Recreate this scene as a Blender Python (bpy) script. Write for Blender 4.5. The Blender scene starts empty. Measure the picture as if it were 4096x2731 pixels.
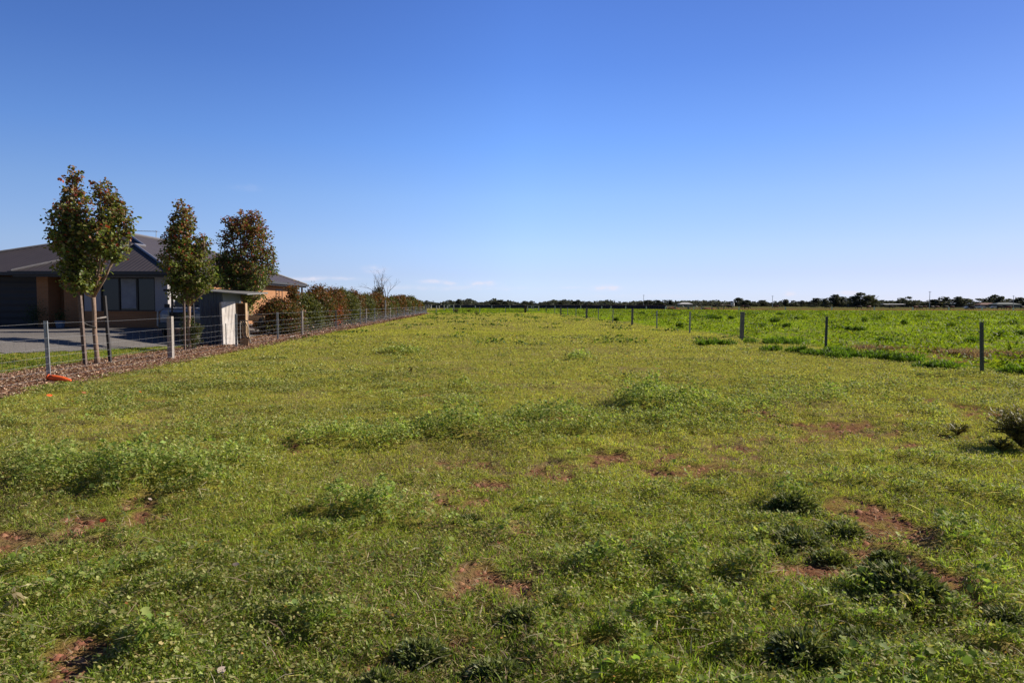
import bpy, math, random
import numpy as np
from mathutils import Matrix, Vector
random.seed(7); RNG = np.random.default_rng(11)
SC = bpy.context.scene; COL = SC.collection
R = math.radians

# ------------------------------------------------------------------ camera, sky, sun
F = 2730.0; CX, CY = 2048.0, 1365.5; H = 1.55
cam_d = bpy.data.cameras.new('camera'); cam_d.sensor_width = 36.0; cam_d.lens = 24.0
cam_d.clip_start = 0.1; cam_d.clip_end = 20000
cam = bpy.data.objects.new('camera', cam_d); COL.objects.link(cam)
CAMROT = Matrix.Rotation(R(90 - 3.07), 4, 'X') @ Matrix.Rotation(0.0025, 4, 'Z')
cam.matrix_world = Matrix.Translation((0, 0, H)) @ CAMROT
SC.camera = cam
SUN_EL, SUN_AZ = 29.0, 68.0          # azimuth clockwise from the view direction (+Y) towards +X
S = Vector((math.cos(R(SUN_EL))*math.sin(R(SUN_AZ)), math.cos(R(SUN_EL))*math.cos(R(SUN_AZ)), math.sin(R(SUN_EL))))
sd = bpy.data.lights.new('sun', 'SUN'); sd.energy = 5.0; sd.angle = R(0.5); sd.color = (1.0, 0.90, 0.76)
so = bpy.data.objects.new('sun', sd); COL.objects.link(so); so.rotation_euler = S.to_track_quat('Z', 'Y').to_euler()
SC.view_settings.view_transform = 'Standard'; SC.view_settings.look = 'None'
SC.view_settings.exposure = 0.35; SC.view_settings.gamma = 1.0
W = bpy.data.worlds.new('World'); SC.world = W; W.use_nodes = True
nt = W.node_tree; nt.nodes.clear()
def N(t, **k):
    n = nt.nodes.new(t)
    for a, b in k.items(): setattr(n, a, b)
    return n
def MA(op, a, b=None, c=None):
    n = N('ShaderNodeMath', operation=op)
    for i, v in enumerate((a, b, c)):
        if v is None: continue
        if isinstance(v, (int, float)): n.inputs[i].default_value = v
        else: nt.links.new(v, n.inputs[i])
    return n.outputs[0]
sky = N('ShaderNodeTexSky', sky_type='NISHITA', sun_disc=False)
sky.sun_elevation = R(SUN_EL); sky.sun_rotation = R(SUN_AZ)
sky.altitude = 100; sky.air_density = 1.0; sky.dust_density = 0.3; sky.ozone_density = 4.0
tc = N('ShaderNodeTexCoord'); sep = N('ShaderNodeSeparateXYZ'); nt.links.new(tc.outputs['Generated'], sep.inputs[0])
az = MA('ARCTAN2', sep.outputs[0], sep.outputs[1]); el = MA('ARCSINE', sep.outputs[2])
noi = N('ShaderNodeTexNoise'); noi.inputs['Scale'].default_value = 60; noi.inputs['Detail'].default_value = 5
mp = N('ShaderNodeMapping'); mp.inputs['Scale'].default_value = (1, 1, 2.2)
nt.links.new(tc.outputs['Generated'], mp.inputs[0]); nt.links.new(mp.outputs[0], noi.inputs['Vector'])
tot = None
for (px, py, rx, ry, s) in [(1225,1118,60,8,.7),(1330,1114,75,7,.6),(1505,1080,38,14,.5),(1530,1118,30,6,.4),(1730,1126,40,8,.8),(1795,1134,30,6,.7),
                            (1935,1134,45,10,1.),(2425,1152,52,11,1.),(3155,1175,18,8,.9),(3390,1172,50,7,.9),(1000,762,45,12,.09),(1760,1152,330,9,.35),
                            (2600,1185,260,8,.2),(2280,1150,40,5,.3)]:
    a0 = math.atan((px - CX)/F); e0 = (1219 + .0025*(px-CX) - py)/F*math.cos(a0)
    u = MA('DIVIDE', MA('SUBTRACT', az, a0), rx/F); v = MA('DIVIDE', MA('SUBTRACT', el, e0), ry/F)
    q = MA('ADD', MA('MULTIPLY', u, u), MA('MULTIPLY', v, v))
    q = MA('ADD', q, MA('MULTIPLY', MA('SUBTRACT', noi.outputs[0], .5), 5.0))
    g = MA('MULTIPLY', MA('EXPONENT', MA('MULTIPLY', MA('MAXIMUM', q, 0), -1.1)), s)
    tot = g if tot is None else MA('ADD', tot, g)
cf = MA('MULTIPLY', MA('MINIMUM', tot, 1.0), .62)
def VM(op, a, b):
    n = N('ShaderNodeVectorMath', operation=op)
    for i, v in enumerate((a, b)):
        if isinstance(v, tuple): n.inputs[i].default_value = v
        else: nt.links.new(v, n.inputs[i])
    return n.outputs[0]
gm = N('ShaderNodeGamma'); gm.inputs[1].default_value = .75
nt.links.new(VM('MULTIPLY', sky.outputs[0], (.105, .105, .105)), gm.inputs[0])
rp = N('ShaderNodeValToRGB'); nt.links.new(MA('DIVIDE', el, R(90)), rp.inputs[0])
STOPS = [(0,(.89,1.11,1.70)),(2.5,(.865,.98,1.46)),(4.6,(.89,1.02,1.42)),(8.7,(.80,1.0,1.42)),(12.8,(.62,.90,1.46)),(18.7,(.47,.73,1.33)),(24,(.41,.64,1.22)),(36,(.24,.36,.64)),(90,(.13,.17,.27))]
cr = rp.color_ramp
while len(cr.elements) < len(STOPS): cr.elements.new(.5)
for e_, (d_, c_) in zip(cr.elements, STOPS): e_.position = d_/90
for e_, (d_, c_) in zip(cr.elements, STOPS): e_.color = (*[v/2 for v in c_], 1)
tinted = VM('MULTIPLY', VM('MULTIPLY', gm.outputs[0], rp.outputs[0]), (17.2, 16.8, 17.0))
hl = MA('SQRT', MA('ADD', MA('MULTIPLY', sep.outputs[0], sep.outputs[0]), MA('ADD', MA('MULTIPLY', sep.outputs[1], sep.outputs[1]), 1e-4)))
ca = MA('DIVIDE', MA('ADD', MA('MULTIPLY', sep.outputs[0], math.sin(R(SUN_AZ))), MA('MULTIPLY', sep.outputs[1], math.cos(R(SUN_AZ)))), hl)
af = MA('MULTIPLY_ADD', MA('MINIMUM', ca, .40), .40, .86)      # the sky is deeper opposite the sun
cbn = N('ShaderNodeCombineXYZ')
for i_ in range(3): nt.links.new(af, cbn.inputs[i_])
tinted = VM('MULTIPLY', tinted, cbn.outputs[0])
tw = MA('MINIMUM', MA('MAXIMUM', MA('DIVIDE', MA('SUBTRACT', ca, .38), .48), 0.0), 1.0)
sun_side = N('ShaderNodeMix', data_type='RGBA'); nt.links.new(tw, sun_side.inputs[0])
sun_side.inputs[6].default_value = (1, 1, 1, 1); sun_side.inputs[7].default_value = (.78, .72, .72, 1)
tinted = VM('MULTIPLY', tinted, sun_side.outputs[2])
bk = MA('MULTIPLY_ADD', MA('MINIMUM', MA('MAXIMUM', MA('MULTIPLY_ADD', sep.outputs[1], 1.6, .55), 0.0), 1.0), .50, .50)   # added dimming of the unseen sky behind the camera, deepens shade on the house front
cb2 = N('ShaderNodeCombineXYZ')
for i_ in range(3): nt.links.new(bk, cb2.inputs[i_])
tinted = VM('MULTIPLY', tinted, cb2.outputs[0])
mixc = N('ShaderNodeMix', data_type='RGBA')
nt.links.new(cf, mixc.inputs[0]); nt.links.new(tinted, mixc.inputs[6]); mixc.inputs[7].default_value = (6.7, 6.4, 7.2, 1)
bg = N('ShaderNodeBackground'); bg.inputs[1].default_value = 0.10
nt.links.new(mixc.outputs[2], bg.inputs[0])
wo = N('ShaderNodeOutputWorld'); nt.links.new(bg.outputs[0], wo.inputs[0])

# ------------------------------------------------------------------ measuring helpers
M3 = np.array(CAMROT.to_3x3())
def ray(px, py):
    v = M3 @ np.array([(px - CX)/F, (CY - py)/F, -1.0]); return v
def project(x, y, z=0.0):
    p = np.stack([x, y, np.zeros_like(x) + z - H], -1) @ M3
    return CX + F*p[..., 0]/-p[..., 2], CY - F*p[..., 1]/-p[..., 2]
def sstep(t):
    t = np.clip(t, 0, 1); return t*t*(3 - 2*t)
FX0, FXK = -8.36, -0.0550            # the left fence line  x = FX0 + FXK*y
def zg(x, y):
    """Height of the land: paddock flat, house pad about half a metre up."""
    u = FX0 + FXK*y - x
    return 0.5*sstep((u - 0.9)/5.2)*(1 - sstep((y - 70)/60))
def gp(px, py, z=None):
    """Where a sight line through the photo meets the land (or a level z)."""
    v = ray(px, py); zz = 0.0 if z is None else z
    for _ in range(12):
        t = (zz - H)/v[2]; x, y = v[0]*t, v[1]*t
        if z is not None: break
        zz = .5*zz + .5*float(zg(x, y))
    return Vector((x, y, zz))
def pd(px, py, d):
    """The point on a sight line d metres ahead."""
    v = ray(px, py); t = d/v[1]; return Vector((v[0]*t, d, H + v[2]*t))
TAB = RNG.random((256, 256))
def vn(x, y, s=0):
    x = np.asarray(x, float) + 1000 + s*17.3; y = np.asarray(y, float) + 1000 + s*9.1
    xi = np.floor(x).astype(int); yi = np.floor(y).astype(int); fx = x - xi; fy = y - yi
    fx = fx*fx*(3-2*fx); fy = fy*fy*(3-2*fy)
    t = lambda a, b: TAB[a & 255, b & 255]
    return (t(xi,yi)*(1-fx)+t(xi+1,yi)*fx)*(1-fy) + (t(xi,yi+1)*(1-fx)+t(xi+1,yi+1)*fx)*fy
def fbm(x, y, s=0, o=4):
    a = 0; w = .5; n = 0
    for i in range(o):
        a = a + w*vn(x*2**i, y*2**i, s + i*3); n += w; w *= .55
    return a/n
# ------------------------------------------------------------------ object helpers
def tag(o, label=None, cat=None, group=None, kind=None):
    for k, v in (('label', label), ('category', cat), ('group', group), ('kind', kind)):
        if v: o[k] = v
    return o
def empty(name, loc, label, cat, group=None, rz=0):
    o = bpy.data.objects.new(name, None); COL.objects.link(o); o.location = loc; o.rotation_euler = (0, 0, rz)
    o.empty_display_size = .2
    return tag(o, label, cat, group)
def link(name, me, mats, parent=None, loc=None):
    o = bpy.data.objects.new(name, me); COL.objects.link(o)
    for m in (mats if isinstance(mats, (list, tuple)) else [mats]): me.materials.append(m)
    if parent: o.parent = parent
    if loc is not None: o.location = loc
    return o
class MB:
    def __init__(s): s.v = []; s.f = []; s.m = []
    def add(s, vs, fs, mi=0):
        b = len(s.v); s.v += [tuple(v) for v in vs]; s.f += [tuple(b + i for i in f) for f in fs]; s.m += [mi]*len(fs); return s
    def box(s, c, d, rz=0, mi=0, rot=None):
        m = rot if rot is not None else Matrix.Rotation(rz, 3, 'Z'); c = Vector(c)
        vs = [c + m @ Vector((x*d[0]/2, y*d[1]/2, z*d[2]/2)) for x in (-1, 1) for y in (-1, 1) for z in (-1, 1)]
        return s.add(vs, [(0,1,3,2),(4,6,7,5),(0,4,5,1),(2,3,7,6),(0,2,6,4),(1,5,7,3)], mi)
    def bb(s, x0, x1, y0, y1, z0, z1, mi=0): return s.box(((x0+x1)/2,(y0+y1)/2,(z0+z1)/2), (x1-x0,y1-y0,z1-z0), mi=mi)
    def tube(s, pts, rad, n=6, mi=0, cap=True):
        pts = [Vector(p) for p in pts]
        if not hasattr(rad, '__len__'): rad = [rad]*len(pts)
        b = len(s.v); prev = None
        for i, p in enumerate(pts):
            t = (pts[min(i+1, len(pts)-1)] - pts[max(i-1, 0)])
            t = t.normalized() if t.length > 1e-9 else Vector((0,0,1))
            if prev is None:
                a = t.cross(Vector((0,0,1))) if abs(t.z) < .9 else t.cross(Vector((1,0,0)))
            else: a = prev - t*prev.dot(t)
            a.normalize(); prev = a; c = t.cross(a)
            for k in range(n):
                an = 2*math.pi*k/n; s.v.append(tuple(p + (a*math.cos(an) + c*math.sin(an))*rad[i]))
        for i in range(len(pts)-1):
            for k in range(n):
                q = b + i*n; s.f.append((q+k, q+(k+1)%n, q+n+(k+1)%n, q+n+k)); s.m.append(mi)
        if cap:
            s.f.append(tuple(b + k for k in range(n))[::-1]); s.m.append(mi)
            s.f.append(tuple(b + (len(pts)-1)*n + k for k in range(n))); s.m.append(mi)
        return s
    def build(s, name, mats, parent=None, world=True, smooth=False, bevel=0):
        off = Vector(parent.location) if (parent is not None and world) else Vector((0,0,0))
        pp_ = parent
        me = bpy.data.meshes.new(name); me.from_pydata([(v[0]-off.x, v[1]-off.y, v[2]-off.z) for v in s.v], [], s.f); me.update()
        me.polygons.foreach_set('material_index', s.m)
        if smooth: me.polygons.foreach_set('use_smooth', [True]*len(s.f))
        o = link(name, me, mats, pp_)
        if bevel:
            md = o.modifiers.new('bevel', 'BEVEL'); md.width = bevel; md.segments = 2; md.limit_method = 'ANGLE'
        return o
def np_mesh(name, V, polys, sizes, colr=None):
    me = bpy.data.meshes.new(name)
    me.vertices.add(len(V)); me.vertices.foreach_set('co', V.astype(np.float32).ravel())
    me.loops.add(len(polys)); me.loops.foreach_set('vertex_index', polys.astype(np.int32))
    me.polygons.add(len(sizes)); st = np.concatenate([[0], np.cumsum(sizes)[:-1]]).astype(np.int32)
    me.polygons.foreach_set('loop_start', st)
    try: me.polygons.foreach_set('loop_total', sizes.astype(np.int32))
    except Exception: pass
    me.update(calc_edges=True)
    if colr is not None:
        a = me.attributes.new('tint', 'FLOAT_COLOR', 'POINT')
        c = np.ones((len(V), 4), np.float32); c[:, :3] = colr; a.data.foreach_set('color', c.ravel())
    return me
TEMPL = {
 'rhomb': ([(0,0,0),(.5,.34,.07),(1,0,-.06),(.5,-.34,.07)], [(0,1,2),(0,2,3)]),
 'round': ([(0,0,0),(.3,.46,.1),(.78,.42,.08),(1,0,-.05),(.78,-.42,.08),(.3,-.46,.1)], [(0,1,2,3),(0,3,4,5)]),
 'lobed': ([(0,0,0),(.15,.5,.1),(.45,.3,.02),(.7,.5,.09),(1,.12,0),(1,-.12,0),(.7,-.5,.09),(.45,-.3,.02),(.15,-.5,.1)],
           [(0,1,2),(0,2,3,4),(0,4,5),(0,5,6,7),(0,7,8)]),
 'blade': ([(0,.06,0),(0,-.06,0),(.55,-.045,.05),(.55,.045,.05),(1,0,-.04)], [(0,1,2,3),(3,2,4)]),
 'lance': ([(0,.02,0),(0,-.02,0),(.45,-.13,.07),(.45,.13,.07),(1,0,-.1)], [(0,1,2,3),(3,2,4)]),
}
def leaves(P, size, elev, color, tm, azim=None, roll=.5, wid=1.0):
    """One leaf of template tm at each point; returns (V, polys, sizes, colours)."""
    n = len(P); tv, tf = TEMPL[tm]; tv = np.array(tv, float)
    az_ = RNG.random(n)*2*np.pi if azim is None else azim
    a = np.stack([np.cos(az_)*np.cos(elev), np.sin(az_)*np.cos(elev), np.sin(elev)], -1)
    b = np.stack([-np.sin(az_), np.cos(az_), np.zeros(n)], -1); c = np.cross(a, b)
    rl = RNG.normal(0, roll, n)[:, None]
    b2 = b*np.cos(rl) + c*np.sin(rl); c2 = np.cross(a, b2)
    s_ = np.asarray(size).reshape(-1, 1, 1)*np.ones((n, 1, 1))
    V = P[:, None, :] + s_*(tv[None, :, 0:1]*a[:, None, :] + wid*tv[None, :, 1:2]*b2[:, None, :] + tv[None, :, 2:3]*c2[:, None, :])
    k = len(tv); fl = np.concatenate([np.array(f) for f in tf]); sz = np.array([len(f) for f in tf])
    polys = (np.arange(n)[:, None]*k + fl[None, :]).ravel(); sizes = np.tile(sz, n)
    return V.reshape(-1, 3), polys, sizes, np.repeat(color, k, 0)
def merge(parts):
    V = []; Pl = []; Sz = []; C_ = []; b = 0
    for v, p, s_, c in parts:
        V.append(v); Pl.append(p + b); Sz.append(s_); C_.append(c); b += len(v)
    return np.concatenate(V), np.concatenate(Pl), np.concatenate(Sz), np.concatenate(C_)
def pal(n, cols, w=None, var=.18):
    cols = np.array(cols, float); i = RNG.choice(len(cols), n, p=None if w is None else np.array(w)/sum(w))
    c = cols[i]; return np.clip(c*(1 + RNG.normal(0, var, (n, 1)))*(1 + RNG.normal(0, .05, (n, 3))), .003, 1)

# ------------------------------------------------------------------ materials
def mat(name, col=(.5,.5,.5), rough=.7, metal=0, spec=.5, noise=None, bump=None, c2=None):
    """Procedural: two colours mixed by noise, optional noise bump."""
    m = bpy.data.materials.new(name); m.use_nodes = True; t = m.node_tree; p = t.nodes['Principled BSDF']
    p.inputs['Roughness'].default_value = rough; p.inputs['Metallic'].default_value = metal
    p.inputs['Specular IOR Level'].default_value = spec
    tcn = t.nodes.new('ShaderNodeTexCoord'); nz = t.nodes.new('ShaderNodeTexNoise')
    nz.inputs['Scale'].default_value = noise or 8; nz.inputs['Detail'].default_value = 6; nz.inputs['Roughness'].default_value = .65
    t.links.new(tcn.outputs['Object'], nz.inputs['Vector'])
    r = t.nodes.new('ShaderNodeValToRGB'); r.color_ramp.elements[0].position = .33; r.color_ramp.elements[1].position = .68
    r.color_ramp.elements[0].color = (*(c2 or [c*.72 for c in col]), 1); r.color_ramp.elements[1].color = (*col, 1)
    t.links.new(nz.outputs[0], r.inputs[0]); t.links.new(r.outputs[0], p.inputs['Base Color'])
    if bump:
        b = t.nodes.new('ShaderNodeBump'); b.inputs['Strength'].default_value = bump; b.inputs['Distance'].default_value = .01
        t.links.new(nz.outputs[0], b.inputs['Height']); t.links.new(b.outputs[0], p.inputs['Normal'])
    return m
def leafmat(name, trans=.35, rough=.42, spec=.5, gain=1.0):
    m = bpy.data.materials.new(name); m.use_nodes = True; t = m.node_tree; p = t.nodes['Principled BSDF']
    at = t.nodes.new('ShaderNodeAttribute'); at.attribute_name = 'tint'
    p.inputs['Roughness'].default_value = rough; p.inputs['Specular IOR Level'].default_value = spec
    t.links.new(at.outputs['Color'], p.inputs['Base Color'])
    tr = t.nodes.new('ShaderNodeBsdfTranslucent'); h = t.nodes.new('ShaderNodeMix'); h.data_type = 'RGBA'; h.blend_type = 'MULTIPLY'
    h.inputs[0].default_value = 1; h.inputs[7].default_value = (1.5*gain, 1.6*gain, .7*gain, 1)
    t.links.new(at.outputs['Color'], h.inputs[6]); t.links.new(h.outputs[2], tr.inputs[0])
    mx = t.nodes.new('ShaderNodeMixShader'); mx.inputs[0].default_value = trans
    t.links.new(p.outputs[0], mx.inputs[1]); t.links.new(tr.outputs[0], mx.inputs[2])
    t.links.new(mx.outputs[0], t.nodes['Material Output'].inputs[0]); return m
def brickmat(name, c1, c2, mortar):
    m = mat(name, c1, .9, bump=.2, noise=30); t = m.node_tree; p = t.nodes['Principled BSDF']
    tcn = t.nodes.new('ShaderNodeTexCoord'); sp = t.nodes.new('ShaderNodeSeparateXYZ'); cb = t.nodes.new('ShaderNodeCombineXYZ')
    ad = t.nodes.new('ShaderNodeMath'); t.links.new(tcn.outputs['Object'], sp.inputs[0])
    t.links.new(sp.outputs[0], ad.inputs[0]); t.links.new(sp.outputs[1], ad.inputs[1])
    t.links.new(ad.outputs[0], cb.inputs[0]); t.links.new(sp.outputs[2], cb.inputs[1])
    b = t.nodes.new('ShaderNodeTexBrick'); b.inputs['Scale'].default_value = 1; b.inputs['Brick Width'].default_value = .24
    b.inputs['Row Height'].default_value = .086; b.inputs['Mortar Size'].default_value = .006
    b.inputs['Color1'].default_value = (*c1, 1); b.inputs['Color2'].default_value = (*c2, 1); b.inputs['Mortar'].default_value = (*mortar, 1)
    t.links.new(cb.outputs[0], b.inputs['Vector']); t.links.new(b.outputs[0], p.inputs['Base Color']); return m
def ribmat(name, col, axis, pitch, rough=.45, metal=0, spec=.5, strength=.6, c2=None):
    m = mat(name, col, rough, metal, spec, noise=1.2, c2=c2 or [c*.85 for c in col]); t = m.node_tree; p = t.nodes['Principled BSDF']
    tcn = t.nodes.new('ShaderNodeTexCoord'); wv = t.nodes.new('ShaderNodeTexWave'); wv.bands_direction = axis
    wv.inputs['Scale'].default_value = .314/pitch; t.links.new(tcn.outputs['Object'], wv.inputs[0])
    b = t.nodes.new('ShaderNodeBump'); b.inputs['Strength'].default_value = strength; b.inputs['Distance'].default_value = .02
    t.links.new(wv.outputs['Fac'], b.inputs['Height']); t.links.new(b.outputs[0], p.inputs['Normal']); return m
MT = dict(
 brick = brickmat('brick', (.44,.20,.085), (.38,.17,.07), (.36,.24,.15)),
 render = mat('render', (.50,.48,.49), .85, noise=20), roofx = ribmat('roof_ribs_front', (.085,.072,.077), 'X', .2, rough=.6, spec=.3),
 roofy = ribmat('roof_ribs_side', (.085,.072,.077), 'Y', .2, rough=.6, spec=.3),
 gutter = mat('gutter', (.06,.06,.065), .5), capping = mat('capping', (.22,.21,.215), .3, spec=.8), soffit = mat('soffit', (.35,.31,.27), .8),
 frame = mat('frame', (.018,.016,.016), .4), glass = mat('glass', (.02,.024,.03), .06, spec=.8), blind = mat('blind', (.34,.36,.40), .8, noise=3),
 darkdoor = mat('darkdoor', (.02,.018,.02), .6), garage = ribmat('garage', (.035,.033,.038), 'Z', .3, rough=.5),
 wood = mat('wood', (.30,.23,.17), .9, noise=14, c2=(.13,.10,.08), bump=.5), woodgrey = mat('woodgrey', (.27,.26,.25), .9, noise=22, c2=(.13,.125,.12), bump=.6),
 woodpale = mat('woodpale', (.40,.36,.33), .85, noise=20, c2=(.24,.22,.20), bump=.4),
 stake = mat('stake', (.20,.145,.12), .85, noise=18, c2=(.09,.065,.055), bump=.4), stakedark = mat('stakedark', (.04,.036,.038), .7, noise=18),
 galv = mat('galv', (.42,.44,.46), .42, .55, noise=25, c2=(.28,.30,.31)), galvdark = mat('galvdark', (.15,.17,.175), .5, .3, noise=30, c2=(.05,.06,.062)), wire = mat('wire', (.55,.57,.58), .4, .5, noise=12),
 wireold = mat('wireold', (.12,.13,.12), .6, .3, noise=12),
 white = mat('white', (.78,.77,.75), .6, noise=10, c2=(.6,.59,.57)), bark = mat('bark', (.36,.25,.18), .9, noise=28, c2=(.19,.13,.10), bump=.6),
 barkdark = mat('barkdark', (.10,.075,.06), .9, noise=12, c2=(.05,.04,.033), bump=.5), bone = mat('deadwood', (.17,.135,.115), .85, noise=10, c2=(.10,.08,.07)),
 tyre = mat('tyre', (.02,.02,.02), .8), black = mat('black', (.012,.013,.016), .5), tie = mat('tie', (.035,.035,.035), .7), tiegrey = mat('tiegrey', (.30,.27,.25), .8),
 carpaint = mat('carpaint', (.50,.51,.53), .3, spec=.6, noise=2, c2=(.44,.45,.47)), bonnet = mat('bonnet', (.62,.63,.65), .35, spec=.6), lamp = mat('lamp', (.7,.72,.74), .15, spec=.9),
 rustsheet = ribmat('rustsheet', (.60,.58,.57), 'X', .076, rough=.6, metal=.15, strength=.35, c2=(.42,.37,.33)),
 zinc = ribmat('zinc', (.115,.14,.185), 'X', .19, rough=.5, metal=.3, strength=.9, c2=(.07,.085,.12)),
 zincroof = mat('zincroof', (.40,.40,.40), .5, .4, noise=5, c2=(.25,.24,.23)),
 orange = mat('orange', (.95,.16,.03), .5, noise=9, c2=(.80,.11,.02)), red = mat('red', (.80,.06,.015), .5), leafdry = mat('leafdry', (.42,.15,.045), .8, noise=30, c2=(.22,.09,.04)),
 paper = mat('paper', (.42,.34,.28), .9, noise=40), cardboard = mat('cardboard', (.42,.27,.15), .9, noise=9), cowblack = mat('cowblack', (.02,.016,.015), .8), cowred = mat('cowred', (.14,.045,.025), .8),
 bale = ribmat('bale', (.014,.015,.019), 'X', 1.3, rough=.38, strength=1.0), paletop = mat('paletop', (.45,.42,.38), .8, noise=.8, c2=(.22,.19,.17)), dirt = mat('dirt', (.27,.12,.07), 1, noise=.6, c2=(.20,.09,.05), bump=.5, spec=0),
 boxback = mat('boxback', (.15,.085,.045), .9, noise=7), timber = mat('timber', (.55,.38,.22), .8, noise=8, c2=(.38,.25,.14)), redroof = mat('redroof', (.20,.075,.05), .8), blueroof = mat('blueroof', (.20,.27,.36), .5), greenroof = mat('greenroof', (.09,.12,.11), .6),
 farwall = mat('farwall', (.35,.30,.26), .9), leaf = leafmat('leaf', .30, .5, .35), cover = leafmat('cover', .34, .65, .18), grassm = leafmat('grassm', .42, .65, .2), eucm = leafmat('eucm', .15, .7, .2), silver = leafmat('silver', .25, .65, .15),
)
# ------------------------------------------------------------------ where soil shows, where plants mound (read off the photo, laid on the land)
SOIL = [(60,2165,150,26,-.2),(250,2100,190,24,-.22),(450,2052,190,20,-.25),(600,2022,60,10,-.2),(250,2170,150,14,-.15),(20,1935,75,20,-.1),(1190,1787,60,12,0),
 (1850,1862,110,12,0),(2060,1895,90,16,0),(2190,1880,100,13,0),(2250,1915,60,12,0),(2590,1832,130,13,.06),(2480,1850,70,16,0),(3034,1780,75,8,0),(2900,1805,70,14,0),
 (3373,1714,165,17,.03),(3225,1742,55,11,0),(3590,1664,60,6,0),(3950,1666,80,9,0),(3860,1650,70,6,0),(3470,2042,150,26,.05),(3535,2110,75,60,.3),(3590,2060,70,20,0),(3490,2200,120,30,.1),(3640,2190,110,40,.35),(3400,2295,170,26,.1),(3750,2340,110,30,.25),(2060,1885,300,10,-.04),(3100,2245,90,12,.1),
 (3214,2165,80,14,0),(3360,2185,95,28,.1),(3214,2285,115,34,.1),(3330,2325,60,16,0),(3715,2265,140,45,.25),(3827,2395,50,18,0),(3967,2630,120,22,0),(1964,2345,95,34,0),(2146,2171,75,13,0),
 (1886,2536,70,22,0),(1759,2650,140,34,0),(1505,2668,60,18,0),(2406,2602,60,22,0),(3700,1425,230,9,.09),(3950,1430,150,7,0),(2260,1655,60,7,0),(1700,1590,50,6,0)]
MOUND = [(300,1915,330,62,.17),(640,1930,270,62,.19),(820,1865,240,50,.13),(120,1860,200,50,.1),(980,1810,150,30,.09),(1450,2030,200,46,.15),(1250,1783,90,28,.18),(1500,1772,210,34,.16),
 (1850,1745,280,36,.17),(2250,1700,260,38,.17),(2590,1622,130,34,.26),(2760,1645,180,36,.19),(3000,1650,170,30,.15),(3120,1632,90,20,.16),(3330,1605,120,18,.14),(2700,1695,320,36,.13),
 (1600,1412,110,12,.1),(2325,1437,50,10,.16),(1860,1552,110,14,.14),(300,1560,200,16,.07),(3450,1560,200,20,.07),(2400,2270,220,50,.08),(2750,2260,160,40,.08),(3850,2170,220,60,.1),
 (3950,2350,120,50,.09),(3800,2480,90,40,.08),(3000,2300,120,40,.1),(3180,2000,110,40,.1),(1650,2070,120,30,.09),(600,2600,160,60,.07),(2700,2500,300,60,.07),(1300,2500,260,60,.05)]
DRY = [(3400,2240,420,130),(3720,2440,260,90),(1800,2620,380,80),(2080,1870,420,50),(250,2110,380,70),(3100,1785,520,45),(3900,2600,220,70),(2150,2180,160,40),(1950,2350,200,60),(1500,1890,260,45),(1350,1960,160,30),(1250,2350,200,60),(1180,2600,220,60),(650,2450,150,50),(1850,1270,150,12),(1780,1262,90,8),(1650,1300,120,14),(2000,1300,90,12),(2350,1400,200,20),
 (1600,1350,150,12),(2700,1350,150,10),(2100,1390,90,8),(3700,1415,230,9),(3950,1420,150,8),(1860,1480,80,18),(1690,1492,90,18)]
def blob(px, py, lst, ang=False):
    m = np.zeros_like(px)
    for e in lst:
        dx = px - e[0]; dy = py - e[1] - ((e[4]*dx) if ang else 0)
        q = (dx/e[2])**2 + (dy/e[3])**2; m = np.maximum(m, np.clip(1.6 - q*.8, 0, 1) if ang else np.exp(-q*1.3))
    return m
RX0, RXK = 5.9, 0.0
_p1, _p2 = gp(3925,1499,0), gp(2243,1259,0); RXK = (_p2.x-_p1.x)/(_p2.y-_p1.y); RX0 = _p1.x - RXK*_p1.y
_c = gp(2101,1251,0); CROSS_Y = _c.y                                     # the cross fence at the far end of the paddock
FAR_Y = 272.0
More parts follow.
